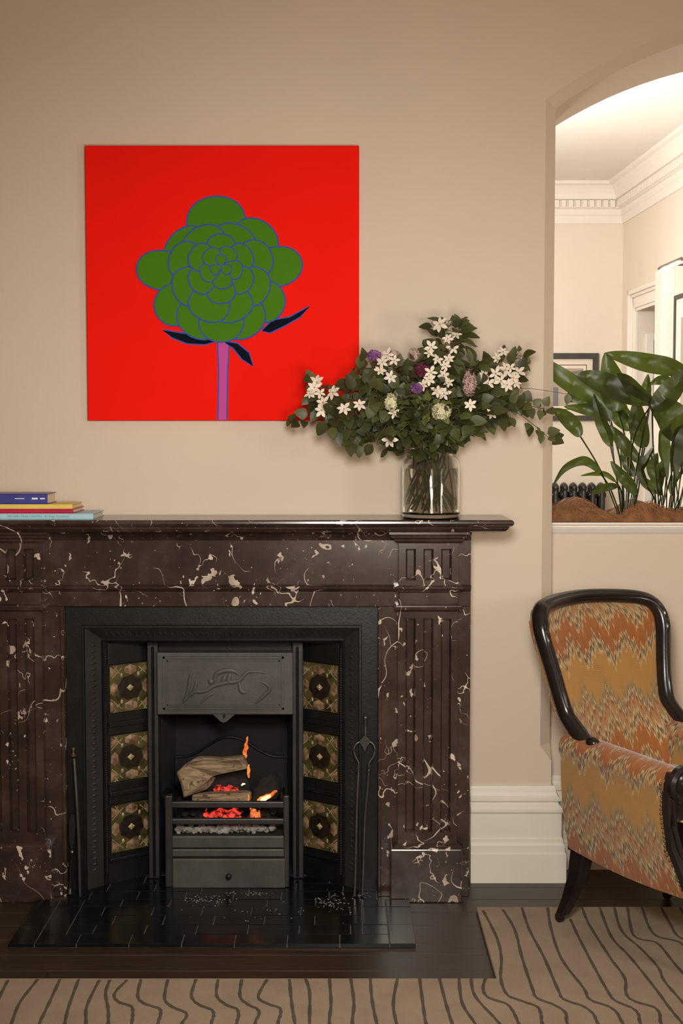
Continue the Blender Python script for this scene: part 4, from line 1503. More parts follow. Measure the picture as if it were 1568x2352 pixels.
for L in lz:
    P = [on_floor(a, b, CT) for a, b in L]
    d = (P[-1] - P[-2])
    d = Vector((d.x * 0.3, -abs(d.y), 0)).normalized()
    P += [P[-1] + d * 0.12 + Vector((0.01, 0, 0)), P[-1] + d * 0.35, P[-1] + d * 0.7 + Vector((-0.04, 0, 0))]
    pp = catmull(P, 6)
    m = MB()
    v, f = [], []
    for i, p in enumerate(pp):
        t = (pp[min(i + 1, len(pp) - 1)] - pp[max(i - 1, 0)]).normalized()
        n_ = Vector((t.y, -t.x, 0))
        w = 0.0034 + 0.0040 * max(0, (abs(t.x) - 0.45)) / 0.55 + 0.0006 * math.sin(i * 1.7 + p.x * 30)
        yy = min(p.y, cyb - 0.003) if p.x > cxe else min(p.y, cyf - 0.003)
        for q, zz_ in ((-1.25, 0.0002), (0, 0.0010), (1.25, 0.0002)):
            v.append((p.x + n_.x * w * q, min(yy + n_.y * w * q, yy + 0.002), CT + zz_))
    for i in range(len(pp) - 1):
        for k in range(2): f.append((i * 3 + k, i * 3 + k + 1, i * 3 + k + 4, i * 3 + k + 3))
    m.add(v, f)
    m.build('carpet_line', M['carpet_line'], cpt, fix=False)

# ------------------------------------------------------------------ painting (generic flower on red)
YPA = -0.022
c00, c11 = at(194, 334, YPA), at(824, 966, YPA)
pL, pR, pT, pB_ = at(198, 650, YPA).x, at(824.5, 650, YPA).x, c00.z, c11.z
ptg = thing('flower_painting', 'red canvas painting of a green flower with pink stem above the mantel', 'painting', ((pL + pR) / 2, -0.01, pB_))
MB().box(pL, pR, YPA, -0.001, pB_, pT).build('canvas', M['paint_red'], ptg, bevel=0.002, seg=1)
layer = [0.0]


def pshape(pts, mat, name, z=None):
    layer[0] += 0.00016
    P = [at(a, b, YPA) for a, b in pts]
    ar = sum(P[i].x * P[(i + 1) % len(P)].z - P[(i + 1) % len(P)].x * P[i].z for i in range(len(P)))
    if ar < 0: P = P[::-1]
    return MB().prism_y([(p.x, p.z) for p in P], YPA - layer[0], YPA).build(name, M[mat], ptg)


def grow(pts, d):
    n_ = len(pts)
    ar = sum(pts[i][0] * pts[(i + 1) % n_][1] - pts[(i + 1) % n_][0] * pts[i][1] for i in range(n_))
    s_ = 1 if ar > 0 else -1
    out = []
    for i in range(n_):
        a, b = Vector(pts[i - 1]), Vector(pts[(i + 1) % n_])
        t = (b - a).normalized()
        out.append((pts[i][0] + t.y * d * s_, pts[i][1] - t.x * d * s_))
    return out


def outlined(pts, mat, name, w=1.7):
    pshape(grow(pts, w), 'paint_blue', name + '_outline')
    pshape(grow(pts, -w), mat, name)


def petal(cx_, cy_, ang, ln, wd, notch=0.0):
    """rounded petal from a base point outwards"""
    pts = []
    n_ = 26
    for k in range(n_):
        t = k / n_ * 2 * PI
        r_ = 0.5 - 0.5 * math.cos(t)             # 0 at the base, 1 at the tip
        x = ln * (r_ ** 0.85) * (1 - notch * math.exp(-((t - PI) / 0.28) ** 2))
        y = wd * math.sin(t) * (0.55 + 0.45 * r_)
        pts.append((cx_ + x * math.cos(ang) - y * math.sin(ang), cy_ + (x * math.sin(ang) + y * math.cos(ang))))
    return pts


# stem and sepals
outlined([(499, 780), (527, 780), (523, 850), (521, 964), (500, 964), (502, 850)], 'paint_pink', 'stem')
outlined([(505, 782), (470, 770), (425, 766), (372, 757), (395, 776), (430, 790), (470, 792)], 'paint_navy', 'sepal', 1.5)
outlined([(600, 760), (625, 735), (665, 728), (712, 702), (690, 728), (655, 748), (620, 765)], 'paint_navy', 'sepal', 1.5)
outlined([(512, 784), (545, 788), (572, 810), (582, 842), (556, 826), (535, 800)], 'paint_navy', 'sepal', 1.5)
BX, BY = 508, 640
for (a, ln, wd) in ((-95, 190, 92), (-48, 165, 78), (-140, 150, 80), (-12, 190, 62), (-172, 196, 62), (28, 160, 66), (150, 170, 66), (62, 150, 74), (118, 150, 74), (90, 146, 70)):
    outlined(petal(BX, BY, R(a), ln, wd * 0.92), 'paint_green', 'petal')
for (a, ln, wd) in ((-70, 122, 74), (-118, 122, 74), (-25, 126, 66), (-158, 126, 66), (20, 116, 66), (160, 116, 66), (70, 112, 70), (112, 112, 70)):
    outlined(petal(BX, BY - 8, R(a), ln, wd * 0.85), 'paint_green', 'petal')
for k, a in enumerate((-90, -30, 30, 90, 150, 210)):
    outlined(petal(BX, BY - 22, R(a), 80, 40), 'paint_green', 'petal')
for k, a in enumerate((-60, 12, 84, 156, 228)):
    outlined(petal(BX, BY - 26, R(a), 50, 27), 'paint_green', 'petal', 1.4)
for k, a in enumerate((-90, 30, 150)):
    outlined(petal(BX, BY - 28, R(a), 26, 15), 'paint_green', 'petal', 1.2)

# ------------------------------------------------------------------ books


def text_mesh(name, body, size, mat, parent, loc, italic=0.0, width=None):
    cu = bpy.data.curves.new(name, 'FONT')
    cu.body = body
    cu.size = size
    cu.shear = italic
    cu.extrude = 0.0002
    cu.resolution_u = 2
    ob = bpy.data.objects.new(name, cu)
    col.objects.link(ob)
    dg = bpy.context.evaluated_depsgraph_get()
    me = bpy.data.meshes.new_from_object(ob.evaluated_get(dg))
    col.objects.unlink(ob)
    bpy.data.objects.remove(ob)
    xs = [v.co.x for v in me.vertices]
    sx = width / (max(xs) - min(xs)) if width else 1.0
    for v in me.vertices:
        x, y_, z = v.co
        v.co = (loc[0] + x * sx, loc[1] - z, loc[2] + y_)
    me.materials.clear()
    me.materials.append(M[mat])
    o = bpy.data.objects.new(name, me)
    col.objects.link(o)
    adopt(o, parent)
    return o


def book(pxr, y0, y1, z0, th, length, cover, label, hard=0.0025, edge=None):
    """spine towards the room along y0, right-hand end at pixel pxr"""
    x1 = ax(pxr, 1180, y0)
    x0 = x1 - length
    b = thing('book', label, 'book', ((x0 + x1) / 2, (y0 + y1) / 2, z0), 0, 'books piled on the mantel shelf')
    c = MB()
    c.box(x0, x1, y0, y1, z0, z0 + hard).box(x0, x1, y0, y1, z0 + th - hard, z0 + th).box(x0, x1, y0, y0 + hard, z0 + hard, z0 + th - hard)
    c.build('cover', M[cover], b, bevel=0.0008, seg=1)
    MB().box(x0 + 0.004, x1 - 0.004, y0 + hard, y1 - 0.004, z0 + hard, z0 + th - hard).build('pages', M['paper'], b)
    return b, x0, x1


YBK = -0.222
z0 = ZSH
bk1, x0, x1 = book(214, YBK, -0.04, z0, 0.0170, 0.34, 'cover_sky', 'pale sky blue book at the bottom of the pile on the mantel')
S4 = (YBK - CAMY) / FPX
text_mesh('spine_lettering', 'MICHAEL CRAIG-MARTIN', 0.0088, 'ink_teal', bk1, (ax(17, 1185, YBK), YBK - 0.0001, z0 + 0.0058), 0.0, (95.5 - 17) * S4)
text_mesh('spine_lettering', 'All Things Considered', 0.0088, 'ink_teal', bk1, (ax(101, 1185, YBK), YBK - 0.0001, z0 + 0.0058), 0.3, (159 - 101) * S4)
z0 += 0.0172
bk2, x0, x1 = book(168.5, YBK, -0.055, z0, 0.0134, 0.30, 'cover_red', 'crimson red book between the sky blue and yellow books')
z0 += 0.0136
bk3, x0, x1 = book(166.5, YBK, -0.058, z0, 0.0138, 0.30, 'cover_yellow', 'yellow book lying on the crimson book')
z0 += 0.0140
bk4, x0, x1 = book(109.5, YBK + 0.004, -0.09, z0, 0.0310, 0.25, 'cover_blue', 'thick dark blue book on top of the pile')
yb_ = YBK + 0.004
zq = z0 + 0.0165
MB().box(ax(34, 1145, yb_), ax(56, 1145, yb_), yb_ - 0.0003, yb_, zq - 0.0010, zq + 0.0012).build('spine_lettering', M['ink_white'], bk4)
MB().box(ax(73, 1145, yb_), ax(86.5, 1145, yb_), yb_ - 0.0003, yb_, zq - 0.0024, zq + 0.0028).build('spine_lettering', M['ink_white'], bk4)
MB().box(ax(92, 1145, yb_), ax(103, 1145, yb_), yb_ - 0.0003, yb_, zq - 0.0018, zq + 0.0022).build('spine_lettering', M['ink_white'], bk4)

# ------------------------------------------------------------------ vase
YV = -0.150
vc = at(989, 1186, YV)
VX0 = vc.x
SV = (YV - CAMY) / FPX
rb = 66.5 * SV
rn = 49 * SV
vh = az(1029, YV) - ZSH
vase = thing('glass_vase', 'clear glass jar vase of water and stems on the mantel shelf', 'vase', (VX0, YV, ZSH))
zsd = az(1066, YV) - ZSH
outer = [(rb - 0.004, 0.0), (rb - 0.001, 0.003), (rb, 0.008), (rb, zsd), (rb - 0.004, zsd + 0.010), (rn + 0.004, zsd + 0.022), (rn, zsd + 0.028), (rn, vh - 0.006), (rn + 0.003, vh - 0.003), (rn + 0.002, vh)]
inner = [(rn - 0.003, vh - 0.001), (rn - 0.004, vh - 0.004), (rn - 0.004, zsd + 0.028), (rn, zsd + 0.020), (rb - 0.008, zsd + 0.008), (rb - 0.0045, zsd - 0.002), (rb - 0.0045, 0.018), (rb - 0.010, 0.013), (0.004, 0.012)]
MB().lathe(outer + inner, (VX0, YV, ZSH), 48).build('glass', M['vase_glass'], vase, True)
wl = zsd - 0.012
MB().lathe([(0.004, 0.0122), (rb - 0.0102, 0.0132), (rb - 0.0050, 0.0182), (rb - 0.0050, wl), (0.004, wl)], (VX0, YV, ZSH), 48).build('water', M['vase_water'], vase, True)

# ------------------------------------------------------------------ bouquet


def leaf_mesh(name, ln, wd, mat, cup=0.18, tipx=0.0, n=5, rnd=0.6):
    m = MB()
    v, f = [], []
    for i in range(n + 1):
        t = i / n
        w = wd * (math.sin(PI * min(0.985, max(0.03, t ** rnd)))) ** 0.75
        y_ = ln * t
        bend = -cup * ln * t * t
        v += [(-w, y_, bend + w * 0.22), (0, y_, bend), (w, y_, bend + w * 0.22)]
    for i in range(n):
        for k in range(2): f.append((i * 3 + k, i * 3 + k + 1, i * 3 + k + 4, i * 3 + k + 3))
    m.add(v, f)
    return m.mesh(name, M[mat], True)


LM = [leaf_mesh('leaf', 0.036, 0.0155, 'leaf_round', 0.15), leaf_mesh('leaf', 0.030, 0.0145, 'leaf_round', 0.25), leaf_mesh('leaf', 0.044, 0.0150, 'leaf_round', 0.2, rnd=0.75)]
LF = [leaf_mesh('leaf', 0.038, 0.0150, 'leaf_fresh', 0.2), leaf_mesh('leaf', 0.030, 0.0130, 'leaf_fresh', 0.3)]
LS = [leaf_mesh('leaf', 0.020, 0.0085, 'leaf_round', 0.2), leaf_mesh('leaf', 0.040, 0.0095, 'leaf_round', 0.2, rnd=0.8)]
PETAL = leaf_mesh('petal', 0.024, 0.0060, 'petal_white', 0.25, n=4, rnd=1.3)
FC = MB().sphere((0, 0, 0.001), 0.0032, 7, 5).mesh('flower_eye', M['flower_eye'], True)


def orient(p, d, up, roll=0.0, s=1.0):
    """matrix with local +Y along d and local +Z close to up"""
    d = Vector(d).normalized()
    x = d.cross(Vector(up))
    if x.length < 1e-3: x = d.cross(Vector((0.3, 0.8, 0.4)))
    x.normalize()
    z = x.cross(d)
    m3 = Matrix((x, d, z)).transposed()
    return Matrix.Translation(Vector(p)) @ m3.to_4x4() @ Matrix.Rotation(roll, 4, 'Y') @ Matrix.Scale(s, 4)


def clampy(p):
    p = Vector(p)
    if p.y > -0.035: p.y = -0.035
    return p


neck = Vector((VX0, YV, ZSH + vh))
rnd = random.Random(77)


# --- what is already placed, so that the next piece can keep clear of it
PLACED = []
CELLS = {}
CS = 0.06


def put(verts, faces, owner, kind):
    c = sum((Vector(p) for p in verts), Vector()) / len(verts)
    lo = [min(p[k] for p in verts) for k in range(3)]
    hi = [max(p[k] for p in verts) for k in range(3)]
    PLACED.append((BVHTree.FromPolygons([tuple(p) for p in verts], faces), owner, kind, lo, hi))
    n = len(PLACED) - 1
    for a in range(int(math.floor(lo[0] / CS)), int(math.floor(hi[0] / CS)) + 1):
        for b in range(int(math.floor(lo[1] / CS)), int(math.floor(hi[1] / CS)) + 1):
            for c_ in range(int(math.floor(lo[2] / CS)), int(math.floor(hi[2] / CS)) + 1):
                CELLS.setdefault((a, b, c_), []).append(n)


def near(verts):
    lo = [min(p[k] for p in verts) for k in range(3)]
    hi = [max(p[k] for p in verts) for k in range(3)]
    out = set()
    for a in range(int(math.floor(lo[0] / CS)), int(math.floor(hi[0] / CS)) + 1):
        for b in range(int(math.floor(lo[1] / CS)), int(math.floor(hi[1] / CS)) + 1):
            for c_ in range(int(math.floor(lo[2] / CS)), int(math.floor(hi[2] / CS)) + 1):
                out.update(CELLS.get((a, b, c_), ()))
    return [PLACED[n] for n in out if all(PLACED[n][3][k] <= hi[k] and PLACED[n][4][k] >= lo[k] for k in range(3))]


def clashes(verts, faces, owner, skip=()):
    t = None
    n = 0
    for q in near(verts):
        if q[1] == owner and q[2] in skip: continue
        if t is None: t = BVHTree.FromPolygons([tuple(p) for p in verts], faces)
        if t.overlap(q[0]): n += 1
    return n


def twig_mesh(a, b, r): return MB().tube([a, a.lerp(b, 0.5) + Vector((0, 0, 0.0015)), b], r, 4)


def seg_clash(a, b, owner, skip=(), r=0.0008):
    m = twig_mesh(a, b, r)
    return clashes(m.v, [tuple(f) for f in m.f], owner, skip)


def put_twig(B, a, b, r):
    m = twig_mesh(a, b, r)
    put(m.v, [tuple(f) for f in m.f], B['id'], 'twig')
    B['twigs'].append((a, b, r))


def glass_in(h):      # inner radius of the vase at height h
    if h < 0.018: return rb - 0.011
    if h < zsd - 0.002: return rb - 0.0046
    if h < zsd + 0.028: return lerp(rb - 0.0046, rn - 0.0042, (h - zsd + 0.002) / 0.030)
    return rn - 0.0042


def glass_out(h):
    if h < zsd: return rb
    if h < zsd + 0.028: return lerp(rb, rn, (h - zsd) / 0.028)
    return rn + 0.003


def blocked(verts):
    """True where a piece would cut into the vase, the shelf, the wall or the canvas"""
    for p in verts:
        if p[0] < XJ - CH and p[1] > -0.003: return True
        if pL - 0.003 < p[0] < pR + 0.003 and pB_ - 0.003 < p[2] < pT and p[1] > YPA - 0.005: return True
        h = p[2] - ZSH
        if h < 0.002: return True
        if h < vh + 0.002 and math.hypot(p[0] - VX0, p[1] - YV) < glass_out(h) + 0.002: return True
    return False


def dense(pp, n=150):
    out = []
    for k in range(n):
        f = k / (n - 1) * (len(pp) - 1)
        i = min(len(pp) - 2, int(f))
        out.append(pp[i].lerp(pp[i + 1], f - i))
    return out


LINES = []            # points along the stems already set, with their radius
HEADS = []            # (centre, radius, owner) of the clustered heads


def stem_path(tip, sag, r, owner, fixed=False):
    """stem from the jar's floor through its mouth to the tip, clear of the glass and of the other stems"""
    best, score = None, -9
    kd = KDTree(max(1, len(LINES)))
    for i, (q, w) in enumerate(LINES): kd.insert(q, i)
    kd.balance()
    tip0 = tip
    for tr in range(900):
        k = 1 + min(tr, 300) / 60
        if tr > 150 and not fixed: tip = tip0 + Vector((rnd.uniform(-0.012, 0.012), rnd.uniform(-0.05, 0.02), rnd.uniform(-0.012, 0.012)))
        ang, rad_ = rnd.uniform(0, 2 * PI), math.sqrt(rnd.random()) * (rb - 0.016)
        a = Vector((VX0 + rad_ * math.cos(ang), YV + rad_ * math.sin(ang), ZSH + 0.016 + rnd.uniform(0, 0.03)))
        if (a.x - VX0) * (tip.x - VX0) > 0 and abs(tip.x - VX0) > 0.08: a.x = 2 * VX0 - a.x
        dirx = tip - neck
        nk = neck + Vector((max(-0.046, min(0.046, dirx.x * 0.22)), max(-0.035, min(0.035, dirx.y * 0.2)), -0.006)) + Vector((rnd.uniform(-0.02, 0.02) * k, rnd.uniform(-0.025, 0.025) * k, 0))
        q2 = nk.xy - Vector((VX0, YV))
        if q2.length > rn - 0.010:
            q2 = q2 * ((rn - 0.010) / q2.length)
            nk = Vector((VX0 + q2.x, YV + q2.y, nk.z))
        mid = nk.lerp(tip, 0.5) + Vector((rnd.uniform(-0.012, 0.012) * (k - 1), rnd.uniform(-0.012, 0.012) * k, 0.045 + sag + rnd.uniform(-0.012, 0.012) * (k - 1)))
        pp = [clampy(p) if i > 8 else p for i, p in enumerate(catmull([a, nk, mid, tip], 7))]
        dp = dense(pp)
        sc = 0.01
        for p in dp:
            h = p.z - ZSH
            if h < vh + 0.002: sc = min(sc, glass_in(h) - r * 1.25 - 0.0006 - math.hypot(p.x - VX0, p.y - YV), 0.01)
        if sc < 0:
            if best is None: best, bestA = pp, dp
            continue
        for c, hr, ow in HEADS:
            if ow != owner:
                dm = min((p - c).length for p in dp) - hr
                if dm < 0: sc = min(sc, dm)
        if LINES and sc > score:
            for p in dp:
                q, i, d = kd.find(p)
                sc = min(sc, d - LINES[i][1] - r * 1.25 - 0.0008)
                if sc <= score: break
        if sc > score: best, score, bestA = pp, sc, dp
        if score >= 0: break
    LINES.extend((p, r * 1.25) for p in bestA)
    if score < 0:
        STAT['stem'] += 1
    return best


STAT = {'stem': 0, 'leaf': 0, 'flower': 0, 'strap': 0, 'n': 0}
MV = {}


def mesh_data(me):
    if me.name not in MV: MV[me.name] = ([v.co.copy() for v in me.vertices], [tuple(p.vertices) for p in me.polygons])
    return MV[me.name]


def moved(me, m4):
    v, f = mesh_data(me)
    return [m4 @ p for p in v], f


def flower(B, q):
    """six-petalled flower near pixel/depth q on its own short twig"""
    best, score = None, 1e9
    b = B['obj']
    pv, pf = mesh_data(PETAL)
    for tr in range(40):
        p = T(q[0] + rnd.uniform(-1, 1) * tr * 0.25, q[1] + rnd.uniform(-1, 1) * tr * 0.25, q[2] + rnd.uniform(-0.05, 0.03) * min(1, tr / 8))
        fc = (rnd.uniform(-0.5, 0.5) + (p.x - VX0) * 0.6, -1, rnd.uniform(-0.2, 0.7))
        s = rnd.uniform(0.75, 1.15) * 0.92 * (1 - 0.006 * tr)
        n = rnd.choice((5, 6, 6))
        m4 = orient(p, fc, (0.1, -0.2, 1), rnd.uniform(0, PI)) @ Matrix.Rotation(-PI / 2, 4, 'X') @ Matrix.Scale(s, 4)
        k0 = rnd.uniform(0, 1)
        pet = [Matrix.Rotation(2 * PI * (k + k0 + rnd.uniform(-0.1, 0.1)) / n, 4, 'Z') @ Matrix.Rotation(rnd.uniform(0.08, 0.45), 4, 'X') @ Matrix.Scale(rnd.uniform(0.85, 1.1), 4) for k in range(n)]
        verts, faces = [], []
        for pm in pet:
            o = len(verts)
            verts += [m4 @ pm @ v for v in pv]
            faces += [tuple(o + i for i in f) for f in pf]
        back = m4 @ Vector((0, 0, -0.001))
        st = min((x for x in B['dense'][60:]), key=lambda x: (x - back).length)
        c = clashes(verts, faces, B['id']) + seg_clash(st, back, B['id'], ('stem', 'twig')) + (20 if blocked(verts) else 0)
        if c < score: best, score = (m4, pet, verts, faces, st, back), c
        if score == 0: break
    if score >= 1: STAT['flower'] += 1
    m4, pet, verts, faces, st, back = best
    c = inst(FC, 'flower', b, m4)
    for pm in pet:
        o = bpy.data.objects.new('petal', PETAL)
        col.objects.link(o)
        o.parent = c
        o.matrix_basis = pm
    put(verts, faces, B['id'], 'flower')
    put_twig(B, st, back, 0.0008)


BR = 'cut stems arranged in the glass vase'
STEMS = []


def branch(name, label, cat, tip, leaves, kinds, sag=0.0, start=0.36, size=1.0, stemmat='stem_green', spread=0.035, r=0.0017, leafr=1.0, group=None, flowers=(), head=None):
    B = dict(name=name, label=label, cat=cat, tip=tip, leaves=leaves, kinds=kinds, sag=sag, start=start, size=size * leafr, mat=stemmat, spread=spread, r=r, group=group or BR, flowers=flowers, head=head, twigs=[], id=len(STEMS), ends=[])
    STEMS.append(B)
    return B


def leaf_on(B, k):
    pp = B['path']
    n_ = len(pp)
    best, score = None, 1e9
    for tr in range(110):
        w = 1 + min(tr, 40) / 24
        t = B['start'] + (1.0 - B['start']) * (k + rnd.uniform(0.2, 0.8) + rnd.uniform(-0.5, 0.5) * tr / 6) / B['leaves']
        fi = max(0.34, min(0.998, t)) * (n_ - 1)
        i = min(n_ - 2, int(fi))
        p = pp[i].lerp(pp[i + 1], fi - i)
        d = (pp[i + 1] - pp[i]).normalized()
        side = Vector((rnd.gauss(0, 1), rnd.gauss(-0.25, 0.9), rnd.gauss(0.0, 0.9)))
        side = (side - d * side.dot(d)).normalized()
        dd_ = (side + d * rnd.uniform(0.1, 0.9) + Vector((0, 0, -0.25))).normalized()
        p2 = p + side * rnd.uniform(0.005, max(0.010, B['spread'] * w))
        s = B['size'] * rnd.uniform(0.75, 1.2) * (1 - 0.008 * min(tr, 40))
        if p2.y + dd_.y * 0.04 * s > -0.012:
            dd_.y = -abs(dd_.y)
            dd_.normalize()
            p2.y = min(p2.y, -0.03)
        mz = rnd.choice(B['kinds'])
        m4 = orient(p2, dd_, (rnd.uniform(-0.6, 0.6), -0.9 + rnd.uniform(-0.4, 0.4), rnd.uniform(0.0, 0.9)), rnd.uniform(-0.5, 0.5), s)
        verts, faces = moved(mz, m4)
        c = clashes(verts, faces, B['id'], ('stem',)) + seg_clash(p, p2, B['id'], ('stem', 'twig')) + (20 if blocked(verts) else 0)
        if c < score: best, score = (mz, m4, verts, faces, p, p2), c
        if score == 0: break
    STAT['n'] += 1
    if score >= 1: STAT['leaf'] += 1
    mz, m4, verts, faces, p, p2 = best
    inst(mz, 'leaf', B['obj'], m4)
    put(verts, faces, B['id'], 'leaf')
    put_twig(B, p, p2, 0.0006)


def build_bouquet():
    for B in STEMS:
        if B['head']: HEADS.append((B['tip'], B['head'][1] * 1.25, B['id']))
    for B in STEMS:
        B['path'] = stem_path(B['tip'], B['sag'], B['r'], B['id'], bool(B['head'] or B['spread'] < 0.01))
        B['dense'] = dense(B['path'])
        n_ = len(B['path'])
        B['rad'] = [B['r'] * (1.25 - 0.85 * i / n_) for i in range(n_)]
        B['obj'] = thing(B['name'], B['label'], B['cat'], B['path'][0], 0, B['group'])
        m = MB().tube(B['path'], B['rad'], 6)
        put(m.v, [tuple(f) for f in m.f], B['id'], 'stem')
    for B in STEMS:
        if B['head']: flower_head(B)
    for B in STEMS:
        for q in B['flowers']: flower(B, q)
    for B in STEMS:
        for (mz, m4) in B['ends']:
            inst(mz, 'leaf', B['obj'], m4)
            put(*moved(mz, m4), B['id'], 'leaf')
        for k in range(B['leaves']): leaf_on(B, k)
    for B in STEMS:
        m = MB().tube(B['path'], B['rad'], 6)
        for a, b, r in B['twigs']: m.tube([a, a.lerp(b, 0.5) + Vector((0, 0, 0.0015)), b], r, 4)   # twigs to leaves and flowers
        m.build('stem', M[B['mat']], B['obj'], True)


def T(px, py, Y): return at(px, py, Y)


euc = [  # tip pixel, depth, leaves, sag, start, label
    ((668, 975), -0.17, 15, 0.055, 0.50, 'trailing round-leaf branch reaching furthest left over the painting corner'),
    ((706, 905), -0.20, 24, 0.010, 0.45, 'round-leaf branch with blossom beside the painting corner'),
    ((745, 965), -0.26, 24, 0.030, 0.42, 'drooping round-leaf branch below the left blossom'),
    ((790, 1010), -0.20, 20, 0.045, 0.42, 'low hanging round-leaf branch left of the vase neck'),
    ((815, 845), -0.14, 22, -0.01, 0.45, 'upright round-leaf branch crossing the painting edge'),
    ((860, 1018), -0.28, 18, 0.045, 0.40, 'short hanging round-leaf branch in front of the vase shoulder'),
    ((845, 905), -0.30, 24, 0.0, 0.40, 'leaning round-leaf branch between the cream flower head and painting'),
    ((930, 880), -0.12, 20, 0.0, 0.40, 'round-leaf branch behind the cream flower head'),
    ((1030, 735), -0.16, 20, -0.02, 0.62, 'tallest round-leaf branch rising above the bouquet'),
    ((1060, 905), -0.12, 20, 0.0, 0.40, 'round-leaf branch behind the pink lilac'),
    ((1120, 905), -0.22, 26, 0.01, 0.42, 'round-leaf branch under the right white blossom'),
    ((1115, 965), -0.30, 22, 0.03, 0.40, 'low round-leaf branch right of the vase neck'),
    ((1175, 945), -0.16, 24, 0.02, 0.45, 'outstretched round-leaf branch towards the arch'),
    ((1276, 1018), -0.13, 18, 0.075, 0.55, 'long trailing round-leaf branch reaching the arch corner'),
    ((1258, 940), -0.17, 18, 0.035, 0.55, 'long round-leaf branch ending against the chamfered corner'),
    ((960, 975), -0.30, 24, 0.02, 0.36, 'front leafy branch above the vase mouth'),
    ((1040, 985), -0.31, 24, 0.02, 0.36, 'front leafy branch beside the large cream flower head'),
    ((905, 985), -0.27, 22, 0.02, 0.36, 'leafy branch low over the vase neck'),
    ((885, 838), -0.19, 16, 0.0, 0.55, 'upright leafy branch behind the white blossom by the purple bud'),
    ((935, 832), -0.17, 16, 0.0, 0.55, 'upright leafy branch behind the maroon bloom'),
    ((1005, 805), -0.17, 16, 0.0, 0.55, 'upright leafy branch under the tallest branch'),
    ((1085, 860), -0.18, 14, 0.0, 0.55, 'upright leafy branch above the pink lilac'),
    ((1140, 845), -0.16, 16, 0.0, 0.58, 'upright leafy branch behind the large right blossom'),
    ((1195, 868), -0.15, 14, 0.01, 0.62, 'outer leafy branch right of the large blossom'),
    ((760, 935), -0.16, 18, 0.01, 0.50, 'leafy branch against the wall behind the left blossom'),
]
for (px, Y, n_, sag, stt, lab) in euc:
    thin = px[0] in (668, 1276, 1258)
    branch('round_leaf_branch', lab, 'foliage branch', T(px[0], px[1], Y), int(n_ * 1.4) if thin else int(n_ * 2.1), LM if not thin else LM[:2], sag, stt, 1.12 if not thin else 1.05, 'stem_brown' if thin else 'stem_green', 0.046 if not thin else 0.004, 0.0019, group='leafy branches in the glass vase')
for (px, Y, n_, lab) in (((940, 900), -0.26, 14, 'bright green leafy sprig near the purple bloom'), ((985, 925), -0.33, 14, 'bright green leafy sprig in the middle of the bouquet'), ((1000, 1000), -0.29, 12, 'bright green leafy sprig just above the vase mouth')):
    branch('leafy_sprig', lab, 'foliage branch', T(px[0], px[1], Y), n_ * 2, LF, 0.0, 0.45, 0.9, group='leafy branches in the glass vase')
for (px, Y, n_, lab) in (((1205, 815), -0.15, 18, 'fine-leaf twig with white blossom at the right top'), ((1060, 740), -0.17, 16, 'fine-leaf twig beside the tallest branch'), ((1100, 830), -0.20, 16, 'fine-leaf twig between lilac and right blossom')):
    branch('small_leaf_twig', lab, 'foliage branch', T(px[0], px[1], Y), n_ * 2, LS, 0.0, 0.60, 1.25, 'stem_brown', 0.018, group='leafy branches in the glass vase')
# a thin bare twig with a single leaf crossing the arch corner
tw = branch('small_leaf_twig', 'bare thin twig with one end leaf crossing in front of the arch', 'foliage branch', T(1305, 905, -0.16), 0, LS, 0.04, 0.9, 1, 'stem_brown', 0, 0.0016, group='leafy branches in the glass vase')
tw['ends'].append((LM[2], orient(T(1304.5, 905, -0.16), (-0.1, -0.1, -1), (0, -1, 0.1), 0, 0.75)))

blos = [  # flower pixel centres of each blossoming stem
    ('white blossom stem flowering above the painting edge', [(872, 852, -0.24), (905, 828, -0.22), (860, 878, -0.25), (897, 866, -0.26), (890, 815, -0.20), (878, 832, -0.22)]),
    ('white blossom stem in the middle of the bouquet', [(985, 872, -0.30), (972, 884, -0.31), (1005, 900, -0.29), (990, 855, -0.28), (1018, 862, -0.26), (1030, 880, -0.26)]),
    ('white blossom stem flowering up the tallest branch', [(990, 797, -0.22), (1028, 778, -0.21), (1040, 800, -0.20), (1010, 745, -0.19), (1005, 825, -0.22), (1030, 825, -0.22), (1022, 840, -0.23), (985, 812, -0.22), (1048, 770, -0.19)]),
    ('white blossom stem with the large blossom at the right', [(1160, 850, -0.22), (1178, 868, -0.22), (1150, 875, -0.23), (1172, 845, -0.20), (1138, 858, -0.22), (1165, 885, -0.23), (1110, 862, -0.22), (1140, 822, -0.19), (1155, 808, -0.18), (1185, 880, -0.21), (1120, 880, -0.23), (1190, 856, -0.2)]),
    ('white blossom stem flowering at the far left', [(722, 890, -0.24), (735, 903, -0.25), (765, 902, -0.24), (742, 925, -0.27), (738, 942, -0.28), (790, 940, -0.28), (712, 905, -0.24), (728, 878, -0.22)]),
    ('white blossom stem low among the leaves', [(905, 950, -0.32), (1020, 905, -0.31), (1128, 950, -0.28), (895, 1010, -0.29), (1080, 930, -0.32), (825, 930, -0.3)]),
]
for lab, fl_ in blos:
    ctr = sum((T(*q) for q in fl_), Vector()) / len(fl_)
    branch('white_blossom_stem', lab, 'flower stem', ctr + Vector((0, 0.02, 0)), 5, LM[:2], 0.0, 0.6, 0.8, group='white flowering stems in the vase', flowers=fl_)


def cluster(name, label, ctr, rad_, n_, mat, sc, fr_, seed):
    branch(name, label, 'flower stem', T(*ctr), 3, LM[:2], 0.0, 0.7, 0.8, group='clustered flower heads in the vase', head=(seed, rad_, n_, mat, sc, fr_))


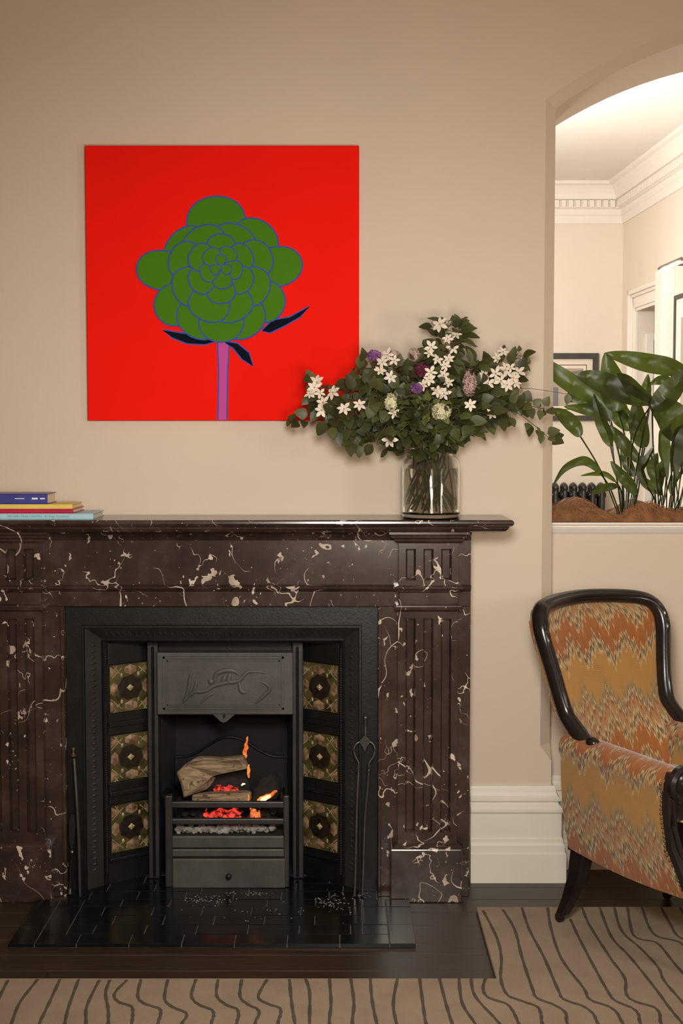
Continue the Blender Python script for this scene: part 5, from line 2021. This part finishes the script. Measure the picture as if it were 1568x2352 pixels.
def flower_head(B):
    seed, rad_, n_, mat, sc, fr_ = B['head']
    rg = random.Random(seed)
    c = B['tip']
    m = MB()
    for k in range(n_):
        d = Vector((rg.gauss(0, 1), rg.gauss(0, 1), rg.gauss(0, 1))).normalized()
        p = c + Vector((d.x * rad_ * sc[0], d.y * rad_ * sc[1], d.z * rad_ * sc[2])) * rg.uniform(0.7, 1.0)
        # four-petalled floret
        u = d.cross(Vector((0.3, 0.2, 1))).normalized()
        w = d.cross(u)
        a0_ = rg.uniform(0, PI)
        for j in range(4):
            an = a0_ + j * PI / 2
            e = u * math.cos(an) + w * math.sin(an)
            g = u * -math.sin(an) + w * math.cos(an)
            m.add([p, p + e * fr_ * 0.6 + g * fr_ * 0.38 + d * fr_ * 0.2, p + e * fr_ + d * fr_ * 0.3, p + e * fr_ * 0.6 - g * fr_ * 0.38 + d * fr_ * 0.2], [(0, 1, 2, 3)])
    put(m.v, [tuple(f) for f in m.f], B['id'], 'head')
    m.build('flower_head', M[mat], B['obj'])


cluster('cream_flower_stem', 'cream flower head in the middle of the leaves', (897, 925, -0.33), 0.019, 90, 'petal_cream', (0.9, 0.8, 1.4), 0.0075, 1)
cluster('cream_flower_stem', 'larger cream flower head low above the vase', (1013, 945, -0.34), 0.026, 130, 'petal_cream', (1.1, 0.8, 0.9), 0.008, 2)
cluster('lilac_stem', 'pink lilac cluster right of the centre', (1078, 880, -0.28), 0.022, 110, 'petal_pink', (0.9, 0.8, 1.8), 0.0075, 3)
cluster('lilac_stem', 'faded pink lilac cluster near the top of the bouquet', (950, 815, -0.20), 0.016, 60, 'petal_pink', (1.0, 0.8, 1.3), 0.0075, 4)
cluster('lilac_stem', 'pale brownish lilac tuft behind the left white blossom', (902, 815, -0.16), 0.016, 60, 'petal_pink', (1.4, 0.8, 0.8), 0.0075, 5)
cluster('dark_bloom_stem', 'deep maroon bloom in the middle of the bouquet', (970, 850, -0.28), 0.019, 70, 'petal_maroon', (1.0, 0.7, 1.0), 0.012, 6)
cluster('purple_bloom_stem', 'small purple bloom under the maroon bloom', (956, 891, -0.34), 0.013, 40, 'petal_purple', (1.1, 0.8, 0.9), 0.011, 7)
cluster('purple_bloom_stem', 'purple bud at the upper left of the bouquet', (858, 816, -0.20), 0.014, 36, 'petal_purple', (1.3, 0.8, 0.9), 0.012, 8)
build_bouquet()

# ------------------------------------------------------------------ planter: coir and strap-leaf plants
random.seed(31)
m = MB()
cl = 0.0


def coir_z(x, y_):
    q = ZL + 0.030 + 0.030 * noise.noise(Vector((x * 7, y_ * 8, 1.3))) + 0.022 * math.exp(-((x - 0.79) / 0.07) ** 2) - 0.020 * math.exp(-((x - 0.905) / 0.035) ** 2) + 0.018 * math.exp(-((x - 1.0) / 0.05) ** 2)
    e = min(1, (y_ - 0.112) / 0.03) * min(1, (0.44 - y_) / 0.03)
    return max(ZL + 0.0015, lerp(ZL - 0.004, q, max(0, e) ** 0.5) + 0.006 * noise.noise(Vector((x * 60, y_ * 60, 4))))


m.grid(lambda a, b: (lerp(XJ + 0.003, XR - 0.003, a), lerp(0.112, 0.44, b), coir_z(lerp(XJ + 0.003, XR - 0.003, a), lerp(0.112, 0.44, b))), 160, 30)
m.build('coir_mulch', M['coir'])
coir = tag(bpy.data.objects['coir_mulch'], 'brown coconut fibre mulch filling the planter ledge', 'mulch', None, 'stuff')
m = MB()
for k in range(5200):
    x = XJ + 0.01 + (random.random() ** 1.6) * (XR - XJ - 0.02)
    y_ = random.uniform(0.118, 0.36)
    z = coir_z(x, y_)
    an = random.uniform(0, 2 * PI)
    ln = random.uniform(0.012, 0.045)
    cv_ = random.uniform(-1.5, 1.5)
    p = Vector((x, y_, z - 0.001))
    v = []
    for i in range(5):
        t = i / 4
        w = 0.0004
        v += [(p.x - w, p.y, p.z), (p.x + w, p.y, p.z + w)]
        st_ = ln / 4
        p = p + Vector((math.cos(an) * st_, math.sin(an) * st_ * 0.6, 0))
        p.x = min(max(p.x, XJ + 0.004), XR - 0.004)
        p.y = min(max(p.y, 0.114), 0.43)
        p.z = coir_z(p.x, p.y) + 0.006 * math.sin(PI * t) + random.uniform(0, 0.002)
        an += cv_ / 4
    m.add(v, [(2 * i, 2 * i + 1, 2 * i + 3, 2 * i + 2) for i in range(4)])
fib = m.build('coir_fibre', M['coir_fibre'], coir)
fib['kind'] = 'stuff'


def zp(a, b): return (1240 + a / 3.457, 560 + b / 3.457)


YQ = 0.27


STRAP = [0]


def strap_shape(ctrl, wz, stalk, twist, fold, dy):
    pp = catmull([at(*zp(a, b), Y + dy) for a, b, Y in ctrl], 6)
    n_ = len(pp)
    W = wz / 3.457 * (YQ - CAMY) / FPX
    v, f = [], []
    for i, p in enumerate(pp):
        t = i / (n_ - 1)
        tg_ = (pp[min(i + 1, n_ - 1)] - pp[max(i - 1, 0)]).normalized()
        view = Vector((0, -1, 0.25)).normalized()
        side = tg_.cross(view).normalized()
        nrm_ = side.cross(tg_).normalized()
        side = (side * math.cos(twist) + nrm_ * math.sin(twist))
        nrm_ = side.cross(tg_).normalized()
        w = W * max(0.02, math.sin(PI * min(1, 0.04 + 0.96 * t ** 0.85))) ** 0.8
        for q in (-1, -0.5, 0, 0.5, 1):
            e = p + side * (w * q) - nrm_ * (fold * w * (1 - abs(q))) + nrm_ * (0.10 * w * math.sin(i * 0.9 + q * 2))
            if e.x < XJ + 0.004: e = Vector((XJ + 0.004, e.y, e.z))
            v.append(e)
    for i in range(n_ - 1):
        for k in range(4): f.append((i * 5 + k, i * 5 + k + 1, i * 5 + k + 6, i * 5 + k + 5))
    sp_p = [pp[0]] + [at(*zp(a, b), Y + dy) for a, b, Y in stalk]
    e = sp_p[-1]
    ey = min(0.415, max(0.135, e.y))
    sp_p[-1] = Vector((e.x, ey, coir_z(e.x, ey) - 0.01))
    s_ = catmull(sp_p, 5)
    sm = MB().tube(s_, [0.0030 - 0.0008 * i / len(s_) for i in range(len(s_))], 6)
    return v, f, sm


def strap_leaf(parent, ctrl, wz, stalk, twist=0.0, fold=0.25, mat='leaf_strap', tipred=False):
    """ctrl: (zoom x, zoom y, depth) from blade base to tip; wz half width in zoom px; stalk points from base of blade to the mulch"""
    STRAP[0] += 1
    own = 'strap%d' % STRAP[0]
    best, score = None, 1e9
    for tw_ in (1.0, 0.6, 1.5, 2.2):
        for dy in (0, 0.02, -0.02, 0.04, -0.04, 0.06, -0.06, 0.08, -0.08, 0.11, -0.11, 0.14, -0.14, 0.18, 0.22):
            v, f, sm = strap_shape(ctrl, wz, stalk, twist * tw_, fold, dy)
            ys = [p.y for p in v]
            c = clashes(v, f, own) + clashes(sm.v, [tuple(q) for q in sm.f], own)
            if min(ys) < 0.06 or max(ys) > 0.62: c += 3
            c += abs(dy) * 0.5
            if c < score: best, score = (v, f, sm), c
            if score < 0.5: break
        if score < 0.5: break
    if score >= 1: STAT['strap'] += 1
    v, f, sm = best
    put(v, f, own, 'blade')
    put(sm.v, [tuple(q) for q in sm.f], own, 'stalk')
    lf = MB().add(v, f).build('leaf', M[mat], parent, smooth=True)
    sm.build('stalk', M['leaf_strap'], lf, True)
    return lf


pl1 = thing('aspidistra_plant', 'strap-leaf plant with thin tall stalks next to the arch jamb', 'plant', (XJ + 0.25, YQ, ZL), 0, 'strap-leaf plants in the planter')
pl2 = thing('aspidistra_plant', 'dense dark strap-leaf plant in the middle of the planter', 'plant', (XJ + 0.40, YQ, ZL), 0, 'strap-leaf plants in the planter')
pl3 = thing('aspidistra_plant', 'strap-leaf plant whose dark leaves droop beyond the picture lamp', 'plant', (XJ + 0.60, YQ, ZL), 0, 'strap-leaf plants in the planter')
strap_leaf(pl1, [(560, 1400, .28), (430, 1215, .29), (250, 1110, .31), (40, 960, .33), (-40, 905, .34)], 78, [(585, 1720, .27), (630, 1990, .26), (645, 2090, .26)], 0.15, 0.3)
strap_leaf(pl1, [(320, 1530, .25), (265, 1440, .25), (180, 1360, .27), (90, 1310, .29)], 62, [(480, 1800, .24), (630, 2090, .24)], 0.2, 0.35)
strap_leaf(pl1, [(475, 1815, .22), (400, 1745, .21), (320, 1725, .20), (190, 1790, .19), (100, 1925, .18)], 38, [(560, 1950, .22), (640, 2095, .22)], 0.5, 0.3)
strap_leaf(pl1, [(560, 1610, .23), (520, 1500, .23), (470, 1380, .24), (425, 1190, .26)], 52, [(600, 1800, .22), (650, 2080, .22)], 0.55, 0.5)
strap_leaf(pl1, [(560, 1400, .3), (430, 1330, .31), (330, 1310, .32), (190, 1292, .33)], 50, [(640, 1750, .3), (660, 2080, .3)], 0.3, 0.35)
strap_leaf(pl1, [(540, 1370, .33), (440, 1290, .34), (340, 1250, .34), (245, 1238, .35)], 48, [(640, 1750, .33), (670, 2070, .33)], 0.5, 0.35)
strap_leaf(pl1, [(620, 1925, .20), (540, 1930, .19), (470, 1955, .18), (405, 1985, .17)], 34, [(650, 1990, .2), (650, 2085, .2)], 0.5, 0.3)
strap_leaf(pl1, [(600, 1890, .30), (520, 1830, .30), (430, 1825, .30), (320, 1842, .30)], 24, [(640, 1960, .3), (655, 2080, .3)], 0.7, 0.3)
strap_leaf(pl1, [(620, 1330, .24), (590, 1200, .23), (560, 1040, .23), (515, 865, .24)], 105, [(690, 1650, .24), (690, 2060, .24)], 0.35, 0.35)

strap_leaf(pl2, [(900, 1250, .19), (720, 1200, .18), (520, 1110, .18), (380, 1060, .19), (285, 1050, .20)], 88, [(740, 1560, .2), (690, 2090, .2)], 0.2, 0.3)
strap_leaf(pl2, [(880, 1240, .17), (760, 1160, .16), (680, 1080, .16), (610, 1030, .17)], 52, [(800, 1600, .18), (700, 2080, .18)], 0.35, 0.5)
strap_leaf(pl2, [(1230, 1080, .22), (1050, 985, .20), (850, 945, .20), (660, 900, .22), (505, 870, .24)], 76, [(1150, 1400, .22), (960, 2080, .22)], 0.25, 0.35)
strap_leaf(pl2, [(870, 1290, .26), (840, 1200, .26), (845, 1120, .26), (856, 1035, .26)], 44, [(800, 1700, .26), (720, 2060, .26)], 0.5, 0.4)
strap_leaf(pl2, [(800, 1740, .24), (690, 1620, .24), (610, 1520, .25), (550, 1440, .26)], 52, [(780, 1950, .24), (740, 2080, .24)], 0.3, 0.35)
strap_leaf(pl2, [(765, 1990, .18), (700, 1900, .17), (630, 1820, .17), (560, 1725, .18)], 48, [(760, 2030, .18), (740, 2090, .18)], 0.35, 0.4)
strap_leaf(pl2, [(850, 1930, .19), (790, 1800, .18), (840, 1710, .17), (905, 1605, .17)], 40, [(900, 2010, .19), (940, 2090, .19)], 0.6, 0.6)
strap_leaf(pl2, [(750, 1850, .28), (700, 1760, .28), (670, 1690, .29), (645, 1620, .30)], 44, [(740, 1980, .28), (720, 2070, .28)], 0.4, 0.35)
strap_leaf(pl2, [(720, 1480, .27), (650, 1400, .27), (600, 1340, .28), (560, 1290, .30)], 62, [(720, 1800, .27), (690, 2070, .27)], 0.3, 0.4)
strap_leaf(pl2, [(830, 1620, .22), (790, 1500, .21), (770, 1360, .21), (760, 1220, .22)], 78, [(780, 1850, .22), (730, 2080, .22)], 0.4, 0.5)
strap_leaf(pl2, [(740, 1400, .3), (660, 1330, .3), (640, 1290, .31), (590, 1330, .32)], 46, [(700, 1750, .3), (680, 2070, .3)], 0.4, 0.4)

strap_leaf(pl3, [(890, 1310, .17), (980, 1230, .15), (1080, 1110, .15), (1180, 1000, .16)], 92, [(900, 1650, .18), (950, 2085, .18)], 0.25, 0.4)
strap_leaf(pl3, [(1240, 1560, .20), (1120, 1460, .16), (1000, 1330, .15), (860, 1230, .16)], 135, [(1180, 1850, .2), (1060, 2085, .2)], 0.2, 0.35)
strap_leaf(pl3, [(1000, 1440, .17), (985, 1560, .15), (995, 1700, .15), (1010, 1880, .16)], 66, [(1010, 1350, .2), (1040, 1800, .24), (1040, 2080, .24)], 0.5, 0.6)
strap_leaf(pl3, [(1130, 1450, .15), (1100, 1560, .14), (1085, 1720, .14), (1080, 1870, .15)], 72, [(1170, 1400, .2), (1160, 1800, .25), (1100, 2080, .25)], 0.5, 0.6)
strap_leaf(pl3, [(1240, 1030, .28), (1060, 970, .28), (900, 905, .29), (735, 888, .30)], 36, [(1230, 1500, .28), (1080, 2070, .28)], 0.5, 0.4)
strap_leaf(pl3, [(1080, 1150, .25), (1000, 1085, .25), (930, 1090, .26), (870, 1120, .27)], 40, [(1080, 1600, .26), (1030, 2080, .26)], 0.4, 0.4)
strap_leaf(pl3, [(940, 1960, .22), (930, 1860, .22), (960, 1780, .23), (1010, 1700, .24)], 58, [(960, 2020, .22), (970, 2085, .22)], 0.4, 0.4)
strap_leaf(pl3, [(930, 1900, .30), (900, 1800, .3), (900, 1740, .3), (930, 1660, .31)], 56, [(940, 2000, .3), (930, 2070, .3)], 0.5, 0.4)
strap_leaf(pl3, [(960, 1980, .34), (880, 1930, .34), (820, 1880, .34), (780, 1800, .35)], 40, [(980, 2030, .34), (960, 2060, .34)], 0.5, 0.4)
strap_leaf(pl3, [(1250, 1900, .22), (1200, 1760, .21), (1150, 1660, .21), (1100, 1560, .22)], 80, [(1230, 2000, .22), (1180, 2080, .22)], 0.4, 0.4)
strap_leaf(pl3, [(1040, 1990, .38), (1050, 1900, .38), (1090, 1840, .38), (1150, 1800, .39)], 34, [(1030, 2030, .38), (1020, 2060, .38)], 0.5, 0.4)
strap_leaf(pl3, [(1400, 1500, .22), (1350, 1300, .2), (1280, 1180, .2), (1160, 1120, .2)], 90, [(1380, 1850, .22), (1250, 2080, .22)], 0.3, 0.4)
strap_leaf(pl3, [(1460, 1700, .24), (1480, 1450, .24), (1440, 1250, .24), (1370, 1050, .24)], 85, [(1430, 1900, .24), (1330, 2080, .24)], 0.3, 0.4)
random.seed(41)
for k in range(16):
    best, score = None, 99
    for tr in range(30):
        a = random.uniform(880, 1150)
        Y = random.uniform(0.15, 0.40)
        top = at(*zp(a + random.uniform(-60, 80), random.uniform(1600, 1800)), Y)
        b_ = at(*zp(a, 2080), Y)
        b_.z = coir_z(b_.x, b_.y) - 0.01
        m = MB().tube(catmull([b_, b_.lerp(top, 0.5) + Vector((random.uniform(-0.01, 0.01), 0, 0)), top], 4), 0.0022, 6)
        c = clashes(m.v, [tuple(q) for q in m.f], 'bare%d' % k)
        if c < score: best, score = m, c
        if score == 0: break
    put(best.v, [tuple(q) for q in best.f], 'bare%d' % k, 'stalk')
    best.build('stalk', M['leaf_strap'], pl3, True)

# ------------------------------------------------------------------ armchair
TH = R(32)
chair = thing('upholstered_armchair', 'black wood armchair in orange flame-pattern upholstery beside the fireplace', 'armchair', (0.646, -0.436, 0), TH, local=True)
AC = 0.214


def rake(z): return 0.128 * (z - 0.55) / 0.38


def cback(a, z, off=0.0):
    return Vector((a, rake(z) - 0.062 * ((a - AC) / 0.24) ** 2 + 0.05 + off - 0.9 * max(0.0, 0.62 - z) ** 1.0 * min(1, abs(a - AC) / 0.18) ** 4, z))


def lbuild(m, name, mats, smooth=False, parent=None, **kw):
    o = m.build(name, mats, None, smooth, **kw)
    o.parent = parent if parent else chair
    return o


BWD = M['black_wood']
FAB = M['flame_fabric']
# half of the frame outline: (half width, z) from arm to crown
half = [(0.206, 0.535), (0.200, 0.565), (0.200, 0.61), (0.206, 0.66), (0.216, 0.72), (0.228, 0.78), (0.238, 0.83), (0.238, 0.872), (0.220, 0.905), (0.180, 0.920), (0.10, 0.927), (0.0, 0.930)]
path = [cback(AC - w, z) for w, z in half] + [cback(AC + w, z) for w, z in half[-2::-1]]
pp = catmull(path, 5)
m = MB()
m.tube(pp, 0.021, 12, 1.25, up=(0.0, 1, 0.25))
fr_o = lbuild(m, 'back_frame', BWD, True)
m = MB()
m.tube([p + Vector((0, -0.020, 0.004)) for p in pp], 0.0075, 8)
lbuild(m, 'frame_moulding', BWD, True, fr_o)
for s_ in (-1, 1):
    e = cback(AC + s_ * 0.206, 0.535)
    lbuild(MB().sphere((e.x + s_ * 0.004, e.y - 0.02, e.z + 0.026), 0.0185, 14, 10, (1, 1.2, 0.9)), 'frame_scroll', BWD, True, fr_o)


def wh(z):    # inner half width at height z
    return table([0.40, 0.60, 0.66, 0.72, 0.78, 0.83, 0.870, 0.900, 0.918], [0.188, 0.188, 0.194, 0.204, 0.216, 0.226, 0.226, 0.206, 0.15], z)


def back_pad(s, t):
    z = lerp(0.40, 0.918, t)
    sx = (s - 0.5) * 2
    bul = 0.032 * (1 - abs(sx) ** 3) * (1 - (2 * t - 1) ** 6) * (1 - 0.3 * t)
    p = cback(AC + sx * wh(z), z, -bul + 0.004)
    return p


m = MB().grid(back_pad, 24, 24, lambda s, t: (s * 0.46, t * 0.53 - 0.04))
lbuild(m, 'back_cushion', FAB, True)


def back_rear(s, t):
    z = lerp(0.24, 0.915, t)
    sx = (s - 0.5) * 2
    w = wh(max(z, 0.40)) + 0.012
    p = cback(AC + sx * w, z, 0.052)
    if z < 0.5: p.y += (0.5 - z) * 0.10
    return p


m = MB().grid(back_rear, 16, 16, lambda s, t: (s * 0.5 + 0.9, t * 0.68), flip=True)
# strips joining rear to frame


def side_strip(sg):
    def fn(s, t):
        z = lerp(0.24, 0.905, t)
        w = wh(max(z, 0.40)) + 0.012
        p = cback(AC + sg * w, z, lerp(0.0, 0.052, s))
        if z < 0.5: p.y += (0.5 - z) * 0.10 * s
        return p
    return fn


m.grid(side_strip(-1), 3, 16, lambda s, t: (s * 0.06 + 0.3, t * 0.68 + 0.1))
m.grid(side_strip(1), 3, 16, lambda s, t: (s * 0.06 + 0.3, t * 0.68 + 0.1), flip=True)
lbuild(m, 'back_panel', FAB, True)
m = MB()
for k in range(46):
    z = lerp(0.28, 0.90, k / 45)
    p = cback(AC - wh(max(z, 0.40)) - 0.013, z, 0.034)
    m.sphere(p, 0.0036, 6, 4)
lbuild(m, 'nail_trim', M['brass'], True)


def bfront(z):   # front edge of the arm panel
    return table([0.20, 0.28, 0.36, 0.45, 0.60], [-0.505, -0.470, -0.428, -0.415, -0.425], z)


FLARE = 0.030


def arm(sg):
    """sg -1: the arm nearest the fireplace; outer side away from the seat"""
    def X(a): return AC + sg * (AC - a)      # a measured for the left arm

    sec = []
    # cross section (a, z) from inside seat up over the roll and down the outer panel
    sec += [(0.085, 0.40), (0.080, 0.47), (0.072, 0.520)]
    for k in range(9):
        an = lerp(-0.2, PI + 0.25, k / 8)
        sec.append((0.026 + 0.047 * math.cos(an), 0.520 + 0.040 * math.sin(an)))
    sec += [(-0.016, 0.503), (-0.012, 0.496), (-0.013, 0.44), (-0.010, 0.36), (-0.002, 0.29), (0.010, 0.235)]
    L = [0.0]
    for i in range(1, len(sec)): L.append(L[-1] + math.hypot(sec[i][0] - sec[i - 1][0], sec[i][1] - sec[i - 1][1]))
    n_ = len(sec) - 1
    rows = 14

    def fn(s, t):
        i = min(n_, int(round(s * n_)))
        a, z = sec[i]
        b = lerp(0.018 - max(0, 0.5 - z) * 0.05, bfront(z), t)
        wid = 1 + 0.10 * math.sin(PI * t)
        return Vector((X(0.026 + (a - 0.026) * wid - FLARE * t), b, z + (0.010 * (1 - t) if z > 0.5 else 0) - (0.012 * math.sin(PI * t) if i == n_ else 0)))

    def uvf(s, t):
        i = min(n_, int(round(s * n_)))
        return (t * 0.44 + 0.07, -L[i] + 0.62)
    m = MB().grid(fn, n_, rows, uvf, flip=(sg < 0))
    lbuild(m, 'arm', FAB, True)
    # carved front post, seen from the room: S-shaped with scrolled top
    m = MB()
    zs_ = [0.20, 0.235, 0.27, 0.31, 0.36, 0.41, 0.46, 0.50, 0.53, 0.555]
    ws_ = [0.030, 0.034, 0.037, 0.040, 0.043, 0.044, 0.046, 0.048, 0.048, 0.040]
    prev = None
    v, f = [], []
    for z, w in zip(zs_, ws_):
        b = bfront(z)
        ca = 0.030 + max(0, 0.30 - z) * 0.1
        for (da, db) in ((-w, 0.004), (-w * 0.94, -0.014), (-w * 0.55, -0.026), (-w * 0.2, -0.018), (w * 0.2, -0.018), (w * 0.55, -0.026), (w * 0.94, -0.014), (w, 0.004)):
            v.append((X(ca + da - FLARE), b + db, z))
    for j in range(len(zs_) - 1):
        for k in range(7): f.append((j * 8 + k, j * 8 + k + 1, (j + 1) * 8 + k + 1, (j + 1) * 8 + k))
        f.append((j * 8 + 7, j * 8, (j + 1) * 8, (j + 1) * 8 + 7))
    f.append(list(range(8)))
    f.append([(len(zs_) - 1) * 8 + k for k in range(8)])
    m.add(v, f)
    po = lbuild(m, 'front_post', BWD, True, fix=True)
    c = (X(0.030 - FLARE), bfront(0.52) - 0.012, 0.522)
    lbuild(MB().lathe([(0.050, 0.0), (0.050, 0.014), (0.042, 0.022), (0.034, 0.020), (0.030, 0.016), (0.022, 0.020), (0.016, 0.028), (0.006, 0.030)], c, 20, 'Y'), 'post_scroll', BWD, True, po)
    lbuild(MB().tube([(X(0.002 - FLARE), bfront(0.49) - 0.022, 0.49), (X(-0.004 - FLARE), bfront(0.42) - 0.024, 0.42), (X(0.008 - FLARE), bfront(0.35) - 0.026, 0.35), (X(0.022 - FLARE), bfront(0.28) - 0.028, 0.28), (X(0.032 - FLARE), bfront(0.22) - 0.028, 0.22)], 0.008, 8), 'post_moulding', BWD, True, po)
    m = MB()
    for k in range(27):
        z = lerp(0.225, 0.525, k / 26)
        # outer skin of the panel at this height
        a_ = table([0.235, 0.29, 0.36, 0.44, 0.496, 0.52], [0.008, -0.004, -0.012, -0.015, -0.015, -0.022], z)
        m.sphere((X(a_ - FLARE), bfront(z) + 0.008, z), 0.0042, 7, 5)
    lbuild(m, 'nail_trim', M['brass'], True)


arm(-1)
arm(1)


def AX(sg, a): return AC + sg * (AC - a)


# seat
m = MB()


def seat(s, t):
    a = lerp(0.02 - 0.03 * (1 - t), 2 * AC - 0.02 + 0.03 * (1 - t), s)
    b = lerp(-0.455, 0.03, t)
    return Vector((a, b, 0.425 + 0.035 * (1 - (2 * s - 1) ** 4) * (1 - (2 * t - 1) ** 4)))


m.grid(seat, 14, 14, lambda s, t: (s * 0.45, t * 0.5))
m.grid(lambda s, t: Vector((lerp(-0.01, 2 * AC + 0.01, s), -0.455 - 0.02 * math.sin(PI * t), lerp(0.26, 0.425, t))), 8, 6, lambda s, t: (s * 0.45, t * 0.17 + 0.6))
lbuild(m, 'seat_cushion', FAB, True)
lbuild(MB().box(0.02, 2 * AC - 0.02, -0.46, 0.02, 0.225, 0.27), 'seat_base', M['soot'])
lbuild(MB().box(0.02, 2 * AC - 0.02, -0.490, -0.450, 0.215, 0.27), 'seat_rail', BWD, bevel=0.008)


def taper_leg(pts, name='leg'):
    """rectangular section leg through (a, b, z, half a, half b)"""
    m = MB()
    v, f = [], []
    for a, b, z, ha, hb in pts:
        v += [(a - ha, b - hb, z), (a + ha, b - hb, z), (a + ha, b + hb, z), (a - ha, b + hb, z)]
    n_ = len(pts)
    for j in range(n_ - 1):
        for k in range(4): f.append((j * 4 + k, j * 4 + (k + 1) % 4, (j + 1) * 4 + (k + 1) % 4, (j + 1) * 4 + k))
    f += [(0, 1, 2, 3), tuple((n_ - 1) * 4 + k for k in (3, 2, 1, 0))]
    return lbuild(m.add(v, f), name, BWD, False, fix=True, bevel=0.005)


def caster(p, leg):
    c = lbuild(MB().lathe([(0.006, -0.008), (0.014, -0.007), (0.015, 0.0), (0.014, 0.007), (0.006, 0.008)], p, 14, 'X'), 'caster', BWD, True, leg)
    return c


for sg in (-1, 1):
    zg = CT if sg < 0 else 0.0           # the far rear leg stands beyond the carpet edge, on the boards
    lg = taper_leg([(AX(sg, 0.034), -0.030, 0.290, 0.024, 0.030), (AX(sg, 0.034), -0.026, 0.23, 0.023, 0.028), (AX(sg, 0.027), -0.016, 0.15, 0.021, 0.024), (AX(sg, 0.014), 0.002, 0.085, 0.018, 0.019), (AX(sg, 0.002), 0.020, 0.022 + zg, 0.015, 0.015)])
    caster((AX(sg, -0.002), 0.026, zg + 0.0146), lg)
    m = MB().lathe([(0.010, 0.0), (0.012, 0.02), (0.016, 0.10), (0.024, 0.15), (0.027, 0.17), (0.018, 0.18), (0.028, 0.20), (0.028, 0.24)], (AX(sg, 0.035), -0.485, CT + 0.022), 14)
    fl_ = lbuild(m, 'leg', BWD, True)
    caster((AX(sg, 0.035), -0.485, CT + 0.0146), fl_)
